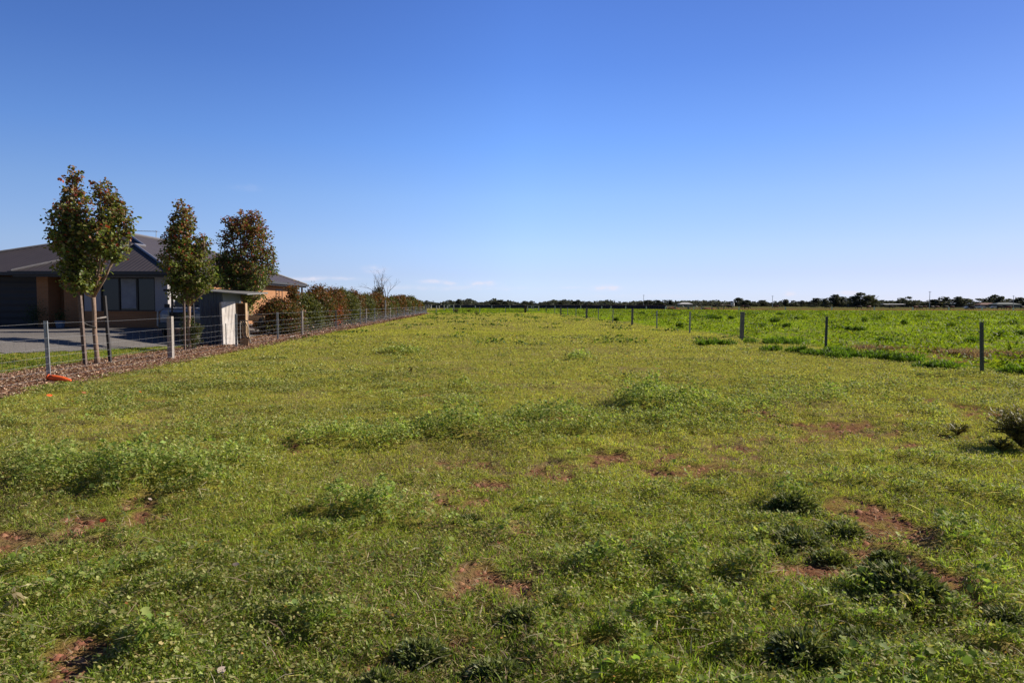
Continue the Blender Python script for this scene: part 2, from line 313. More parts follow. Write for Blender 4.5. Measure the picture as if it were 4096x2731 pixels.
def masks(x, y):
    """soil, crop, dry, mound height, lawn/mulch/gravel for points on the land."""
    jx = (fbm(x*3.1, y*3.1, 5, 3) - .5); jy = (fbm(x*3.1, y*3.1, 9, 3) - .5)
    px, py = project(x, np.maximum(y, .5)); k = np.clip(8/np.maximum(y, 1), 0, 1.5)
    px2 = px + jx*260*k; py2 = py + jy*130*k
    ok = (y > 2)
    soil = blob(px2, py2, SOIL, True)*ok
    n = fbm(x*1.1, y*1.1, 21, 4)
    soil = np.maximum(soil*(.42 + .58*sstep((fbm(x*6.5, y*6.5, 25, 3) - .38)/.14)), sstep((n - .69)/.08)*.7*(y < 14)*sstep((fbm(x*7, y*7, 27, 3) - .42)/.1))
    mnd = np.zeros_like(x)
    for e in MOUND:
        q = ((px + jx*120*k - e[0])/e[2])**2 + ((py + jy*60*k - e[1])/e[3])**2
        mnd = np.maximum(mnd, e[4]*np.exp(-q*1.2))
    mnd = mnd*ok*(.42 + 1.30*fbm(x*1.6, y*1.6, 31, 3)*(.45 + 1.1*sstep((fbm(x*4.6, y*4.6, 37, 3) - .40)/.2)))
    clp = sstep((fbm(x*4.2, y*4.2, 33, 3) - .47)/.09)
    mnd = np.maximum(mnd, (.050*clp*sstep((fbm(x*1.1, y*1.1, 35, 3) - .42)/.16) + .006)*(1 - sstep(blob(px, py, [(e[0], e[1], e[2]*1.5, e[3]*1.8) for e in SOIL])*1.4))*(1 - sstep((y - 12)/10))*ok*(1 - soil))
    dry = blob(px2, py2, DRY)*ok
    dry = np.maximum(dry, sstep((fbm(x*.6, y*.6, 41, 4) - .60)/.12)*.8)
    dry = np.maximum(dry, sstep((fbm(x*.9, y*.11, 45, 4) - .56)/.12)*.75*(y > 25)*(y < CROSS_Y))
    u = FX0 + FXK*y - x
    fr = x - (RX0 + RXK*y)                                              # metres to the right of the right fence
    edge = .5*(fbm(x*.7, y*.4, 51, 3) - .5)*2.4
    crop = np.where(y < CROSS_Y, sstep((fr - .6 + edge)/.9), sstep((y - CROSS_Y + 4)/5)*(u < 1.5))
    crop = crop*(1 - sstep((y - (FAR_Y - 52*sstep((x + 5)/90)))/4))
    lawn = sstep((u - 1.3)/.4)*(y < 130)
    return soil*(1-lawn), crop, dry*(1-lawn*.8), mnd*(1-lawn), lawn, u

# ------------------------------------------------------------------ the land: one sheet out to the horizon
ys = [-8, -5, -3, -1.5, 0, .8, 1.4, 1.9]; y_ = 2.0
while y_ < 7000: ys.append(y_); y_ += max(.045, y_*(.011 if y_ < 400 else .05))
ys = np.array(ys); nc = 430; tt = np.linspace(-1, 1, nc)
Y, T = np.meshgrid(ys, tt, indexing='ij'); X = T*(7 + 1.15*np.maximum(Y, 0))
so_, cr_, dr_, mn_, la_, U_ = masks(X, Y)
near = 1 - sstep((Y - 20)/30)
Z = zg(X, Y) + (fbm(X*.5, Y*.5, 61, 3) - .5)*.10*(1 - la_)*(1 - sstep((Y-60)/60)) + (fbm(X*6, Y*6, 63, 3) - .5)*.035*near*(1 - la_) + mn_*.35 - so_*.015
Z = np.where(U_ > -.7, zg(X, Y), Z)
def land_noise(x, y):
    so, cr, dr, mn, la, u = masks(x, y); near = 1 - sstep((y - 20)/30)
    z = zg(x, y) + (fbm(x*.5, y*.5, 61, 3) - .5)*.10*(1 - la)*(1 - sstep((y-60)/60)) + (fbm(x*6, y*6, 63, 3) - .5)*.035*near*(1 - la) + mn*.35 - so*.015
    return np.where(u > -.7, zg(x, y), z)
def sheet(name, X, Y, Z, col=None, keep=None):
    nr, ncc = X.shape; V = np.stack([X, Y, Z], -1).reshape(-1, 3)
    i, j = np.meshgrid(np.arange(nr-1), np.arange(ncc-1), indexing='ij'); a = (i*ncc + j).ravel()
    q = np.stack([a, a+1, a+ncc+1, a+ncc], -1)
    if keep is not None: q = q[keep[:-1, :-1].ravel()]
    used = np.unique(q); remap = np.zeros(len(V), int); remap[used] = np.arange(len(used))
    me = np_mesh(name, V[used], remap[q].ravel(), np.full(len(q), 4), None if col is None else col.reshape(-1, 3)[used])
    me.polygons.foreach_set('use_smooth', np.ones(len(q), bool)); return me
def groundmat():
    m = bpy.data.materials.new('land'); m.use_nodes = True; t = m.node_tree; p = t.nodes['Principled BSDF']
    p.inputs['Roughness'].default_value = .95; p.inputs['Specular IOR Level'].default_value = .0
    def nn(k): return t.nodes.new(k)
    tcn = nn('ShaderNodeTexCoord')
    def noise(scale, lo, hi, sc=(1,1,1), det=6):
        mpn = nn('ShaderNodeMapping'); mpn.inputs['Scale'].default_value = sc; t.links.new(tcn.outputs['Object'], mpn.inputs[0])
        z = nn('ShaderNodeTexNoise'); z.inputs['Scale'].default_value = scale; z.inputs['Detail'].default_value = det; z.inputs['Roughness'].default_value = .68
        t.links.new(mpn.outputs[0], z.inputs['Vector'])
        r = nn('ShaderNodeMapRange'); r.inputs[1].default_value = lo; r.inputs[2].default_value = hi; t.links.new(z.outputs[0], r.inputs[0]); return r.outputs[0]
    def mix(f, a, b):
        x = nn('ShaderNodeMix'); x.data_type = 'RGBA'
        for s_, i in ((f, 0), (a, 6), (b, 7)):
            if isinstance(s_, tuple): x.inputs[i].default_value = (*s_, 1)
            elif isinstance(s_, (int, float)): x.inputs[i].default_value = s_
            else: t.links.new(s_, x.inputs[i])
        return x.outputs[2]
    def mul(a, b):
        x = nn('ShaderNodeMath'); x.operation = 'MULTIPLY'
        for s_, i in ((a, 0), (b, 1)):
            if isinstance(s_, (int, float)): x.inputs[i].default_value = s_
            else: t.links.new(s_, x.inputs[i])
        return x.outputs[0]
    at = nn('ShaderNodeAttribute'); at.attribute_name = 'tint'; sp = nn('ShaderNodeSeparateColor'); t.links.new(at.outputs['Color'], sp.inputs[0])
    soil, crop, dry = sp.outputs[0], sp.outputs[1], sp.outputs[2]
    g = mix(noise(.35, .35, .65), (.40,.385,.055), (.47,.43,.075))          # mown paddock
    g = mix(noise(2.6, .40, .62), (.29,.335,.04), g)
    g = mix(mul(noise(14, .52, .72), .5), g, (.24,.20,.09))
    g = mix(mul(noise(9, .38, .62), .85), g, (.15,.105,.05))
    c = mix(noise(.25, .35, .65, (1,.4,1)), (.22,.32,.014), (.28,.35,.018))
    c = mix(noise(1.3, .40, .55, (1,.6,1)), (.13,.22,.012), c)
    base = mix(crop, g, c)
    base = mix(mul(dry, noise(5, .36, .58)), base, (.27,.205,.12))
    s1 = mix(noise(22, .35, .65), (.22,.10,.055), (.33,.165,.095))
    s1 = mix(mul(noise(60, .5, .62), .8), s1, (.14,.07,.045))
    base = mix(mul(soil, 1.0), base, s1)
    t.links.new(base, p.inputs['Base Color'])
    b = nn('ShaderNodeBump'); b.inputs['Strength'].default_value = .7; b.inputs['Distance'].default_value = .03
    t.links.new(noise(35, .2, .8), b.inputs['Height']); t.links.new(b.outputs[0], p.inputs['Normal'])
    return m
MT['land'] = groundmat()
me = sheet('ground', X, Y, Z, np.stack([so_, np.maximum(cr_, .0), dr_], -1))
tag(link('ground', me, MT['land']), kind='structure')

# far band of dusty track and dull pasture beyond the crop
def band(name, d0, d1, z, m, xa, xb, n=60, lab=None):
    b = MB(); xs = np.linspace(xa, xb, n)
    for i in range(n-1):
        q = [(xs[i], d0(xs[i]), z), (xs[i+1], d0(xs[i+1]), z), (xs[i+1], d1(xs[i+1]), z), (xs[i], d1(xs[i]), z)]
        b.add(q, [(0,1,2,3)])
    return tag(b.build(name, m), kind='structure')
FB = lambda x: FAR_Y - 52*float(sstep(np.array((x + 5)/90)))
band('dirt_track', lambda x: FB(x)+3, lambda x: FB(x)+70, .03, MT['dirt'], 20, 620)
MT['pasture'] = mat('pasture', (.13,.155,.035), 1, noise=.03, c2=(.17,.13,.06), spec=0)
band('pasture', lambda x: FB(x)+70.1, lambda x: 1500, .05, MT['pasture'], -900, 1500)

# mulch bed along the left fence, gravel drive
def strip_grid(u0, u1, y0, y1, nu, ny):
    yy = y0*(y1/y0)**np.linspace(0, 1, ny); uu = np.linspace(u0, u1, nu); Yg, Ug = np.meshgrid(yy, uu, indexing='ij')
    return FX0 + FXK*Yg - Ug, Yg, Ug
Xm, Ym, Um = strip_grid(-.6, 1.75, 7, 126, 14, 260)
wob = (fbm(Xm*1.4, Ym*1.4, 71, 3) - .5)*.5
Um2 = Um + wob*(np.abs(Um - .55) > .9); Xm2 = FX0 + FXK*Ym - Um2
Zm = zg(Xm2, Ym) + .02 + .05*np.clip(1 - np.abs(Um - .5)/1.0, 0, 1) + (fbm(Xm*5, Ym*5, 73, 3) - .5)*.03
MT['mulch'] = mat('mulch', (.36,.22,.16), 1, noise=26, c2=(.14,.08,.06), bump=1, spec=.05)
tag(link('mulch_bed', sheet('mulch_bed', Xm2, Ym, Zm), MT['mulch']), kind='structure')
def on_gravel(x, y):
    u = FX0 + FXK*y - x; lim = np.where(y < 24, 3.6 - (y - 17.6)*.22 + .25*(fbm(x*1.3, y*1.3, 77, 2) - .5), 1.95)
    return (u > lim) & (y > 17.4 + (fbm(x*.8, y*.8, 79, 2) - .5)*.6)
xg = np.linspace(-46, -10.4, 240); yg = np.linspace(17, 66, 240); Yg, Xg = np.meshgrid(yg, xg, indexing='ij')
MT['gravel'] = mat('gravel', (.27,.25,.235), 1, noise=34, c2=(.12,.112,.105), bump=.8, spec=.05)
tag(link('gravel_drive', sheet('gravel_drive', Xg, Yg, zg(Xg, Yg) + .015, None, on_gravel(Xg, Yg)), MT['gravel']), kind='structure')

# ------------------------------------------------------------------ ground cover (nobody could count it)
def sample(n, d0, d1, p):
    """Points in the visible wedge (with a margin), density falling as d^-p."""
    g = np.linspace(d0, d1, 2000); w = (1.56*g + 3.2)*g**(-p); cdf = np.cumsum(w); cdf /= cdf[-1]
    y = np.interp(RNG.random(n), cdf, g); x = (RNG.random(n)*2 - 1)*(.78*y + 1.6); return x, y
GREENS = [(.30,.32,.11),(.36,.365,.14),(.22,.25,.08),(.43,.41,.19),(.14,.175,.055)]
def cover(name, label, n, d0, d1, p, kinds, mtl, seedshift=0):
    parts = []
    for (tm, share, size, hmin, hmax, e0, e1, cols, cw, cond, wid) in kinds:
        x, y = sample(int(n*share), d0, d1, p)
        so, cr, dr, mn, la, u = masks(x, y)
        keep = cond(x, y, so, cr, dr, mn, la, u) > RNG.random(len(x))
        x, y, mn, dr = x[keep], y[keep], mn[keep], dr[keep]
        s_ = size*np.maximum(1, y*(.0021/size))*(.65 + .7*RNG.random(len(x)))*(1 + 1.6*mn) if size < .06 else size*(.6 + .8*RNG.random(len(x)))*np.maximum(1, y/30)**.5
        lift = hmin + (hmax - hmin)*RNG.random(len(x)) + mn*(.05 + .95*RNG.random(len(x))**.8)
        z = land_noise(x, y) + lift
        c = pal(len(x), cols, cw)
        if tm == 'blade' and cols is YG: nf = (1 - sstep((y - 3)/6))[:, None]; c = c*(1 - nf*np.array([.42, .22, .35]))
        if cols is GREENS: c = c*(1 + np.clip(mn*5, 0, 1)[:, None]*np.array([.10, .26, -.02]))
        patch = fbm(x*.8, y*.8, 81, 3)[:, None]; c = c*(.72 + .56*patch)
        parts.append(leaves(np.stack([x, y, z], -1), s_, e0 + (e1 - e0)*RNG.random(len(x)), c, tm, wid=wid))
    V, Pl, Sz, C_ = merge(parts)
    return tag(link(name, np_mesh(name, V, Pl, Sz, C_), mtl), label, 'ground cover', kind='stuff')
pad = lambda so, cr, la, u: (1 - .99*sstep((so - .14)/.24))*(1 - cr)*(u < -.35)
broad = lambda x, y, so, cr, dr, mn, la, u: pad(so, cr, la, u)*np.clip(sstep((fbm(x*1.3, y*1.3, 91, 4) - .42 - .22*sstep((y - 9 - np.clip(-x, 0, 6)*.8)/8))/.18) + mn*7, .05, 1)*(.30 + .70*(1 - sstep((12 - y)/6)) + .70*sstep((12 - y)/6)*np.clip(mn*26, 0, 1))*(1 - dr*.75)*(1 - .45*np.exp(-((y - 2.5)/2.2)**2)*(fbm(x*3.3, y*3.3, 97, 3) < .56))
grassc = lambda x, y, so, cr, dr, mn, la, u: pad(so, cr, la, u)*np.clip(1.15 - mn*5, .15, 1)
dryc = lambda x, y, so, cr, dr, mn, la, u: (1 - so*.6)*(1 - cr)*(u < -.35)*np.clip(dr*1.3 + .55*np.exp(-y/7) + .12, 0, 1)
YG = [(.45,.43,.09),(.40,.40,.075),(.52,.475,.13),(.29,.32,.06)]
DRYC = [(.42,.33,.19),(.32,.23,.13),(.24,.155,.09),(.55,.46,.32)]
cover('clover', 'low mat of broad-leaved green weeds spread over the paddock', 1350000, 2.1, 34, 1.45,
      [('lobed', .12, .018, .01, .05, -.1, .9, GREENS, [3,3,2,2,1], lambda x, y, *a: broad(x, y, *a)*(y < 9), 1.1),
       ('round', .74, .0125, .0, .045, -.2, .9, GREENS, [3,3,2,2,1], broad, 1.0),
       ('lobed', .11, .026, .015, .045, -.1, .9, [(.27,.36,.09),(.35,.42,.12),(.18,.26,.06)], [3,2,2], lambda x, y, so, cr, dr, mn, la, u: pad(so, cr, la, u)*np.clip((mn - .035)*18, 0, 1), 1.1),
       ('rhomb', .14, .016, .0, .05, 0, .9, [(.40,.38,.12),(.50,.26,.08),(.33,.30,.12)], [3,.25,4], lambda x, y, *a: grassc(x, y, *a)*.5, 1.0)], MT['cover'])
cover('grass', 'short yellow-green grass blades covering the paddock', 1150000, 2.1, 40, 1.4,
      [('blade', .68, .040, 0, .010, .25, 1.25, YG, [3,3,2,2], grassc, 1.0),
       ('blade', .30, .045, 0, .02, .0, .6, DRYC, [3,3,2,1], dryc, .8),
       ('blade', .008, .13, .005, .03, -.05, .35, [(.55,.47,.33),(.42,.33,.22)], [2,1], lambda x, y, *a: grassc(x, y, *a)*(y < 12), .3),
       ('lance', .020, .055, .0, .02, .1, .8, [(.17,.22,.07),(.22,.27,.11),(.13,.18,.05)], [2,2,2], lambda x, y, *a: grassc(x, y, *a)*(y < 8)*(fbm(x*2.2, y*2.2, 99, 3) > .5), 1.0)], MT['grassm'])
# mid paddock: tufts from 30 m to the cross fence
cover('grass_tufts', 'sparse low tufts over the mown middle distance of the paddock', 420000, 26, 128, 1.0,
      [('blade', .75, .062, 0, .01, .1, .9, YG, [3,3,3,1], lambda x, y, so, cr, dr, mn, la, u: pad(so, cr, la, u), 3.0),
       ('blade', .10, .07, 0, .01, .1, .8, DRYC, [3,3,2,1], lambda x, y, so, cr, dr, mn, la, u: pad(so, cr, la, u)*dr, 2.0),
       ('round', .15, .10, .01, .06, .0, .8, [(.06,.11,.02),(.09,.15,.03)], [1,1], lambda x, y, so, cr, dr, mn, la, u: pad(so, cr, la, u)*sstep((fbm(x*.5, y*.3, 95, 3) - .6)/.06), 1.0)], MT['grassm'])
# lush crop right of the right fence and beyond the cross fence
def crop_stuff():
    x, y = sample(620000, 9.5, 285, .95); so, cr, dr, mn, la, u = masks(x, y)
    k = (cr > RNG.random(len(x))*.9 + .05) & (RNG.random(len(x)) > dr*.6); x, y = x[k], y[k]
    tall = fbm(x*.33, y*.30, 101, 4); clump = sstep((fbm(x*.45, y*.62, 105, 4) - .57)/.06)
    hh = (.05 + .10*tall)*(1 - .8*sstep((y - 90)/90)) + .26*clump*(y < 150)
    z = zg(x, y) + hh*RNG.random(len(x))*.9
    s_ = (.085 + .06*clump)*np.maximum(1, y/25)**.5*(.6 + .8*RNG.random(len(x)))
    c = pal(len(x), [(.27,.37,.020),(.32,.40,.026),(.20,.29,.018),(.38,.40,.04)], [3,3,2,1])*(1 - .52*clump[:, None])
    V, Pl, Sz, C_ = leaves(np.stack([x, y, z], -1), s_, .1 + .8*RNG.random(len(x)), c, 'blade', wid=2.6)
    tag(link('crop', np_mesh('crop', V, Pl, Sz, C_), MT['grassm']), 'lush bright green pasture crop filling the field right of the fence', 'crop', kind='stuff')
crop_stuff()
def lawn_stuff():
    x, y = sample(700000, 9, 60, 1.0); u = FX0 + FXK*y - x
    k = (u > 1.55 + .4*(fbm(x*2, y*2, 107, 2) - .5)) & (x < -9.5) & ~on_gravel(x, y) & (y < 26); x, y = x[k], y[k]
    c = pal(len(x), [(.14,.215,.02),(.18,.24,.03),(.10,.17,.02)])
    V, Pl, Sz, C_ = leaves(np.stack([x, y, zg(x, y)], -1), .055*(.6 + .8*RNG.random(len(x))), .3 + .9*RNG.random(len(x)), c, 'blade', wid=2)
    tag(link('lawn', np_mesh('lawn', V, Pl, Sz, C_), MT['grassm']), 'strip of mown lawn between mulch bed and gravel drive', 'lawn', kind='stuff')
lawn_stuff()
def chips():
    n = 110000; y = 9*(110/9)**(RNG.random(n)**.9); u = -.62 + 2.35*RNG.random(n) + RNG.normal(0, .06, n); x = FX0 + FXK*y - u
    c = pal(n, [(.55,.36,.24),(.34,.19,.11),(.70,.56,.42),(.17,.085,.05)], [4,4,2,2], .25)
    s_ = (.03 + .055*RNG.random(n))*np.maximum(1, y/22)
    V, Pl, Sz, C_ = leaves(np.stack([x, y, zg(x, y) + .03 + .05*np.clip(1 - np.abs(u - .5), 0, 1) + .02*RNG.random(n)], -1), s_, RNG.normal(0.05, .22, n), c, 'rhomb', wid=.5, roll=.25)
    tag(link('bark_chips', np_mesh('bark_chips', V, Pl, Sz, C_), leafmat('chipm', 0.0, .85, .2)), 'pinkish brown bark chips on the bed below the left fence', 'bark chips', kind='stuff')
chips()
def dry_edge():
    parts = []
    for (pa, pb, n, wd) in [((3480,1400),(3650,1412),5000,.5),((3640,1418),(3920,1430),11000,.6),((3920,1418),(4180,1430),8000,.5),((3560,1400),(3760,1410),4000,.4)]:
        a, b = gp(*pa, 0), gp(*pb, 0); t = RNG.random(n); x = a.x + (b.x-a.x)*t + RNG.normal(0, wd*.6, n); y = a.y + (b.y-a.y)*t + RNG.normal(0, wd, n)
        kk = fbm(x*1.1, y*1.1, 141, 3) > .47; x, y = x[kk], y[kk]; n = len(x)
        c = pal(n, [(.25,.155,.12),(.17,.10,.08),(.38,.28,.22)], [3,3,1])
        parts.append(leaves(np.stack([x, y, .01 + .05*RNG.random(n)], -1), .16*(.5 + RNG.random(n)), .2 + 1.0*RNG.random(n), c, 'blade', wid=.8))
    V, Pl, Sz, C_ = merge(parts)
    tag(link('dead_grass', np_mesh('dead_grass', V, Pl, Sz, C_), MT['grassm']), 'band of reddish dead grass along the edge of the crop', 'dead grass', kind='stuff')
dry_edge()
def soil_clods():
    x, y = sample(60000, 2.3, 16, 1.2); so, *_ = masks(x, y); k = so > .5; x, y = x[k], y[k]; n = len(x)
    s_ = .006 + .024*RNG.random(n)**2.5; z = land_noise(x, y); c = pal(n, [(.30,.14,.08),(.20,.09,.055),(.40,.21,.13)])
    t = np.array([(-1,-.8,0),(1,-.7,0),(.9,.9,0),(-.8,1,0),(0,.1,1.1)]); fl = np.array([0,1,4,1,2,4,2,3,4,3,0,4])
    an = RNG.random(n)*6.28; ca, sa = np.cos(an), np.sin(an)
    lx = t[None,:,0]*ca[:,None] - t[None,:,1]*sa[:,None]; ly = t[None,:,0]*sa[:,None] + t[None,:,1]*ca[:,None]
    V = np.stack([x[:,None] + s_[:,None]*lx, y[:,None] + s_[:,None]*ly, z[:,None] - .002 + s_[:,None]*t[None,:,2]*.8], -1).reshape(-1, 3)
    tag(link('soil_clods', np_mesh('soil_clods', V, (np.arange(n)[:,None]*5 + fl).ravel(), np.full(n*4, 3), np.repeat(c, 5, 0)), leafmat('clodm', 0, .95, .1)), 'small crumbs of red earth on the bare patches', 'soil', kind='stuff')
soil_clods()

# ------------------------------------------------------------------ tussocks and other single plants in the foreground
def tussock(px, py, wpx, label, n=1500, hfac=.62, cols=None, name='tussock', group='silvery grey-green weed clumps in the foreground', lance='lance', spread=1.0):
    b = gp(px, py); rw = wpx/2*b.y/F; b.z = float(land_noise(np.array([b.x]), np.array([b.y]))[0])
    rt = np.random.default_rng(int(px*7 + py)); hfac = hfac*rt.uniform(.55, 1.15); spread = rt.uniform(.6, 1.2); sq = rt.uniform(.65, 1.15)
    a = RNG.random(n)*6.283; r = np.sqrt(RNG.random(n)); far_ = RNG.random(n) < .22; r = np.where(far_, r*1.45, r*.92); c0 = cols or [(.17,.20,.055),(.25,.27,.11),(.12,.155,.045),(.42,.43,.27)]
    lump = .75 + .5*fbm(np.cos(a)*1.7 + px*.01, np.sin(a)*1.7 + py*.01, 7, 3); x = np.cos(a)*r*rw*.95*lump; y = np.sin(a)*r*rw*.8*lump*sq; z = RNG.random(n)**.8*rw*hfac*np.clip(1 - .6*r*r, .06, 1)*(.6 + .8*fbm(x*22, y*22, 13, 2))
    e = (1.25 - .95*np.minimum(r, 1)*spread) + RNG.normal(0, .38, n)
    V, Pl, Sz, C_ = leaves(np.stack([x, y, z], -1), (.022 + .034*RNG.random(n))*min(1.3, max(.8, rw/.14)), e, pal(n, c0, [3,3,3,1][:len(c0)]), lance, azim=a + RNG.normal(0, 1.1, n), wid=1.0)
    o = link(name, np_mesh(name, V, Pl, Sz, C_), MT['silver'], loc=b); return tag(o, label, 'weed clump', group)
for t_ in [(3198,2165,200,'dark silvery weed clump at the upper left of the bare red earth'),
           (3383,2130,170,'spiky dark green weed clump with pale long leaves behind the bare earth'),
           (3548,2245,135,'small dark weed clump in the middle of the bare red earth'),
           (3321,2245,140,'thin low grey-green clump between two bare earth patches'),
           (3602,2385,310,'largest dark silvery weed clump in the right foreground',4200),
           (3125,2225,90,'very small grey-green clump left of the bare earth'),
           (3440,2425,190,'low silvery clump just left of the largest weed clump'),
           (4030,2490,170,'dark weed clump at the right edge of the foreground'),
           (3209,2640,260,'wide grey-green clump at the bottom right below the bare earth',2600),
           (3440,2600,190,'grey-green clump right of the wide clump near the bottom edge'),
           (3175,2040,190,'pale grassy silver clump above the bare red earth'),
           (1690,2625,230,'tall silvery clump above the red soil at the bottom centre',2400),
           (1985,2705,240,'silvery leafy clump at the bottom edge right of the red soil',2400),
           (1520,2722,150,'low pale clump cut by the bottom edge left of centre'),
           (2090,2490,120,'small grassy clump above the red soil at bottom centre'),
           (1880,2090,110,'small blue-green weed clump in the middle of the near paddock')]:
    tussock(t_[0], t_[1], t_[2], t_[3], *(t_[4:] or (1300,)))
def dead_stalk(px, py, hpx, label, m, nl=7, lsz=.07, name='dry_weed'):
    b = gp(px, py); b.z = float(land_noise(np.array([b.x]), np.array([b.y]))[0]); h = hpx*b.y/F
    e = empty(name, b, label, 'weed', None); s_ = MB(); top = Vector((random.uniform(-.03,.03), random.uniform(-.03,.03), h))
    s_.tube([(0,0,0), top*.5 + Vector((.01,0,0)), top], [.004,.003,.0015], 5); s_.build('stem', m, e, world=False)
    f = [Vector(top)*random.uniform(.45, 1) for _ in range(nl)]; P = np.array([tuple(v) for v in f])
    V, Pl, Sz, C_ = leaves(P, lsz, RNG.normal(-.4, .4, nl), pal(nl, [(.40,.34,.20),(.30,.27,.13)]), 'lance', wid=1.2)
    link('leaf_spray', np_mesh('leaf_spray', V, Pl, Sz, C_), MT['grassm'], e); return e
dead_stalk(3600,2390,130,'pale drooping dry leaves rising out of the largest weed clump', MT['paper'], 9, .11)
dead_stalk(3610,2460,90,'low withered plant below the largest weed clump', MT['paper'], 7, .08)
dead_stalk(3712,2060,70,'reddish dead stalk standing right of the bare earth', MT['leafdry'], 10, .025)
dead_stalk(70,2440,120,'brown withered plant at the left edge of the foreground', MT['wood'], 14, .07)
dead_stalk(1650,1500,40,'dry brown weed in the middle of the paddock', MT['paper'], 16, .14)
dead_stalk(2035,1440,26,'thin dry twigs standing in the mown paddock', MT['paper'], 6, .12)
def feather_bush(px, py, w, h, label, n, dark):
    b = gp(px, py); e = empty('feathery_bush', b, label, 'bush', 'feathery bushes at the right edge'); k = b.y/F; w *= k; h *= k; st = MB(); P = []; A = []; E = []
    for i in range(n):
        a = random.uniform(0, 6.283); r = random.random()**.5; tip = Vector((math.cos(a)*r*w*.5, math.sin(a)*r*w*.5, h*(.25 + .75*random.random()*(1 - .4*r))))
        mid = tip*.5 + Vector((0,0,h*.15)); pts = [Vector((0,0,0)), mid, tip]; st.tube(pts, [.006,.003,.001], 4, cap=False)
        for j in range(34):
            t = .25 + .75*j/34; q = (mid*(t/.5) if t < .5 else mid.lerp(tip, (t-.5)/.5)); P.append(tuple(q)); A.append(a + random.choice((-1,1))*random.uniform(.5, 1.3)); E.append(random.uniform(-.1, .8))
    st.build('stem', MT['barkdark'], e, world=False); n_ = len(P)
    V, Pl, Sz, C_ = leaves(np.array(P), .06*(.6 + .7*RNG.random(n_)), np.array(E), pal(n_, [(.19,.17,.045),(.25,.21,.06),(.11,.115,.03)] if dark else [(.16,.17,.05),(.22,.2,.07)]), 'blade', azim=np.array(A), wid=1.0)
    link('foliage', np_mesh('foliage', V, Pl, Sz, C_), MT['leaf'], e)
feather_bush(4090,1790,270,205,'feathery olive bush cut off by the right edge of the view',170,True)
feather_bush(3830,1740,100,60,'small low feathery bush left of the larger one',22,True)
feather_bush(4010,1810,110,70,'low dark feathery bush in front of the larger one',22,True)
def flat_leaf(px, py, size, label, m, group, name='fallen_leaf', cat='leaf', lift=.04):
    b = gp(px, py); b.z = float(land_noise(np.array([b.x]), np.array([b.y]))[0]) + lift; s_ = MB(); n = 7
    vs = []; rz = random.uniform(0, 6.28)
    for sgn in (1, -1):
        for i in range(n+1):
            t = i/n; w = math.sin(math.pi*t)**.8*.33*size
            vs.append((Matrix.Rotation(rz, 3, 'Z') @ Matrix.Rotation(.5, 3, 'X') @ Vector(((t-.5)*size, sgn*w, .25*abs(w) + .12*size*(t-.5)**2*4))))
    s_.add([(v.x, v.y, v.z) for v in vs], [(i, i+1, n+2+i, n+1+i) for i in range(n)])
    o = s_.build(name, m); o.location = b; return tag(o, label, cat, group)
flat_leaf(415,2108,.055,'bright red petal-like scrap lying on the weeds left of centre', MT['red'], None, 'red_scrap', 'litter', .05)
flat_leaf(945,2275,.045,'pinkish crumpled dry leaf on the left foreground weeds', MT['paper'], None)
flat_leaf(1345,2282,.045,'pinkish crumpled leaf right of the other pink one', MT['paper'], None)
flat_leaf(885,2712,.05,'whitish curled leaf at the bottom edge left of centre', MT['paper'], None)
flat_leaf(600,2022,.05,'pale pebble-like leaf at the end of the red soil streak', MT['paper'], None)
flat_leaf(2490,1846,.09,'pale flat chip of wood on a bare patch right of centre', MT['paper'], None, 'wood_chip', 'wood chip')
flat_leaf(3418,2610,.045,'dark red dead leaf in the grey-green clumps at bottom right', MT['leafdry'], None)
ORL = ['orange leaf on the grass directly below the timber fence post', 'orange leaf on the grass directly below the plastic sleeve', 'orange leaf close under the mulch edge, left of the rightmost pair', 'orange leaf left of the one below the plastic sleeve',
 'lone orange leaf in the left grass, midway between fence and lush weed mound', 'brown orange leaf right of the lone midway leaf', 'rightmost orange leaf close under the mulch edge', 'brown leaf just above the lush weed mound at left',
 'orange leaf cut by the left edge of the view', 'orange leaf near the left edge, above the one at the frame edge', 'orange leaf below the pair near the plastic sleeve', 'orange leaf just below and right of the one under the timber post']
for i, (px, py) in enumerate([(560,1578),(335,1577),(650,1524),(198,1588),(395,1676),(505,1652),(665,1512),(400,1812),(10,1696),(150,1640),(1590,1480),(3090,1512),(300,1620),(570,1612)]):
    flat_leaf(px, py, .10 if py < 1700 else .08, ORL.pop(0) if px < 1500 else ('orange leaf alone in the middle of the paddock' if px < 2000 else 'orange leaf on the grass near the right fence'), MT['leafdry'] if i % 3 else MT['orange'], 'orange fallen leaves' if px < 1500 else None)

# ------------------------------------------------------------------ fences
def star_post(b, base, h, lean=(0,0), w=.045, mi=0):
    top = Vector((base[0] + lean[0], base[1] + lean[1], base[2] + h)); base = Vector(base)
    for a in (R(90), R(210), R(330)):
        d = Vector((math.cos(a), math.sin(a), 0)); p = Vector((-d.y, d.x, 0))*.004
        q = [base - p, base + d*w - p, base + d*w + p, base + p]; q2 = [v - base + top for v in q]
        b.add(q + q2, [(0,1,5,4),(1,2,6,5),(2,3,7,6),(4,5,6,7),(3,0,4,7)], mi)
    return b
def stakepost(b, base, h, w, lean=(0,0)):
    base = Vector(base); top = base + Vector((lean[0], lean[1], h)); hw = w/2
    vs = [c + Vector((sx*hw, sy*hw, 0)) for c in (base - Vector((0,0,.1)), top) for sx, sy in ((-1,-1),(1,-1),(1,1),(-1,1))]
    b.add(vs, [(0,1,5,4),(1,2,6,5),(2,3,7,6),(3,0,4,7),(4,5,6,7)]); return b
LF = empty('wire_fence', (FX0 + FXK*14, 14, 0), 'ringlock wire fence on mixed posts along the mulch bed at left', 'fence')
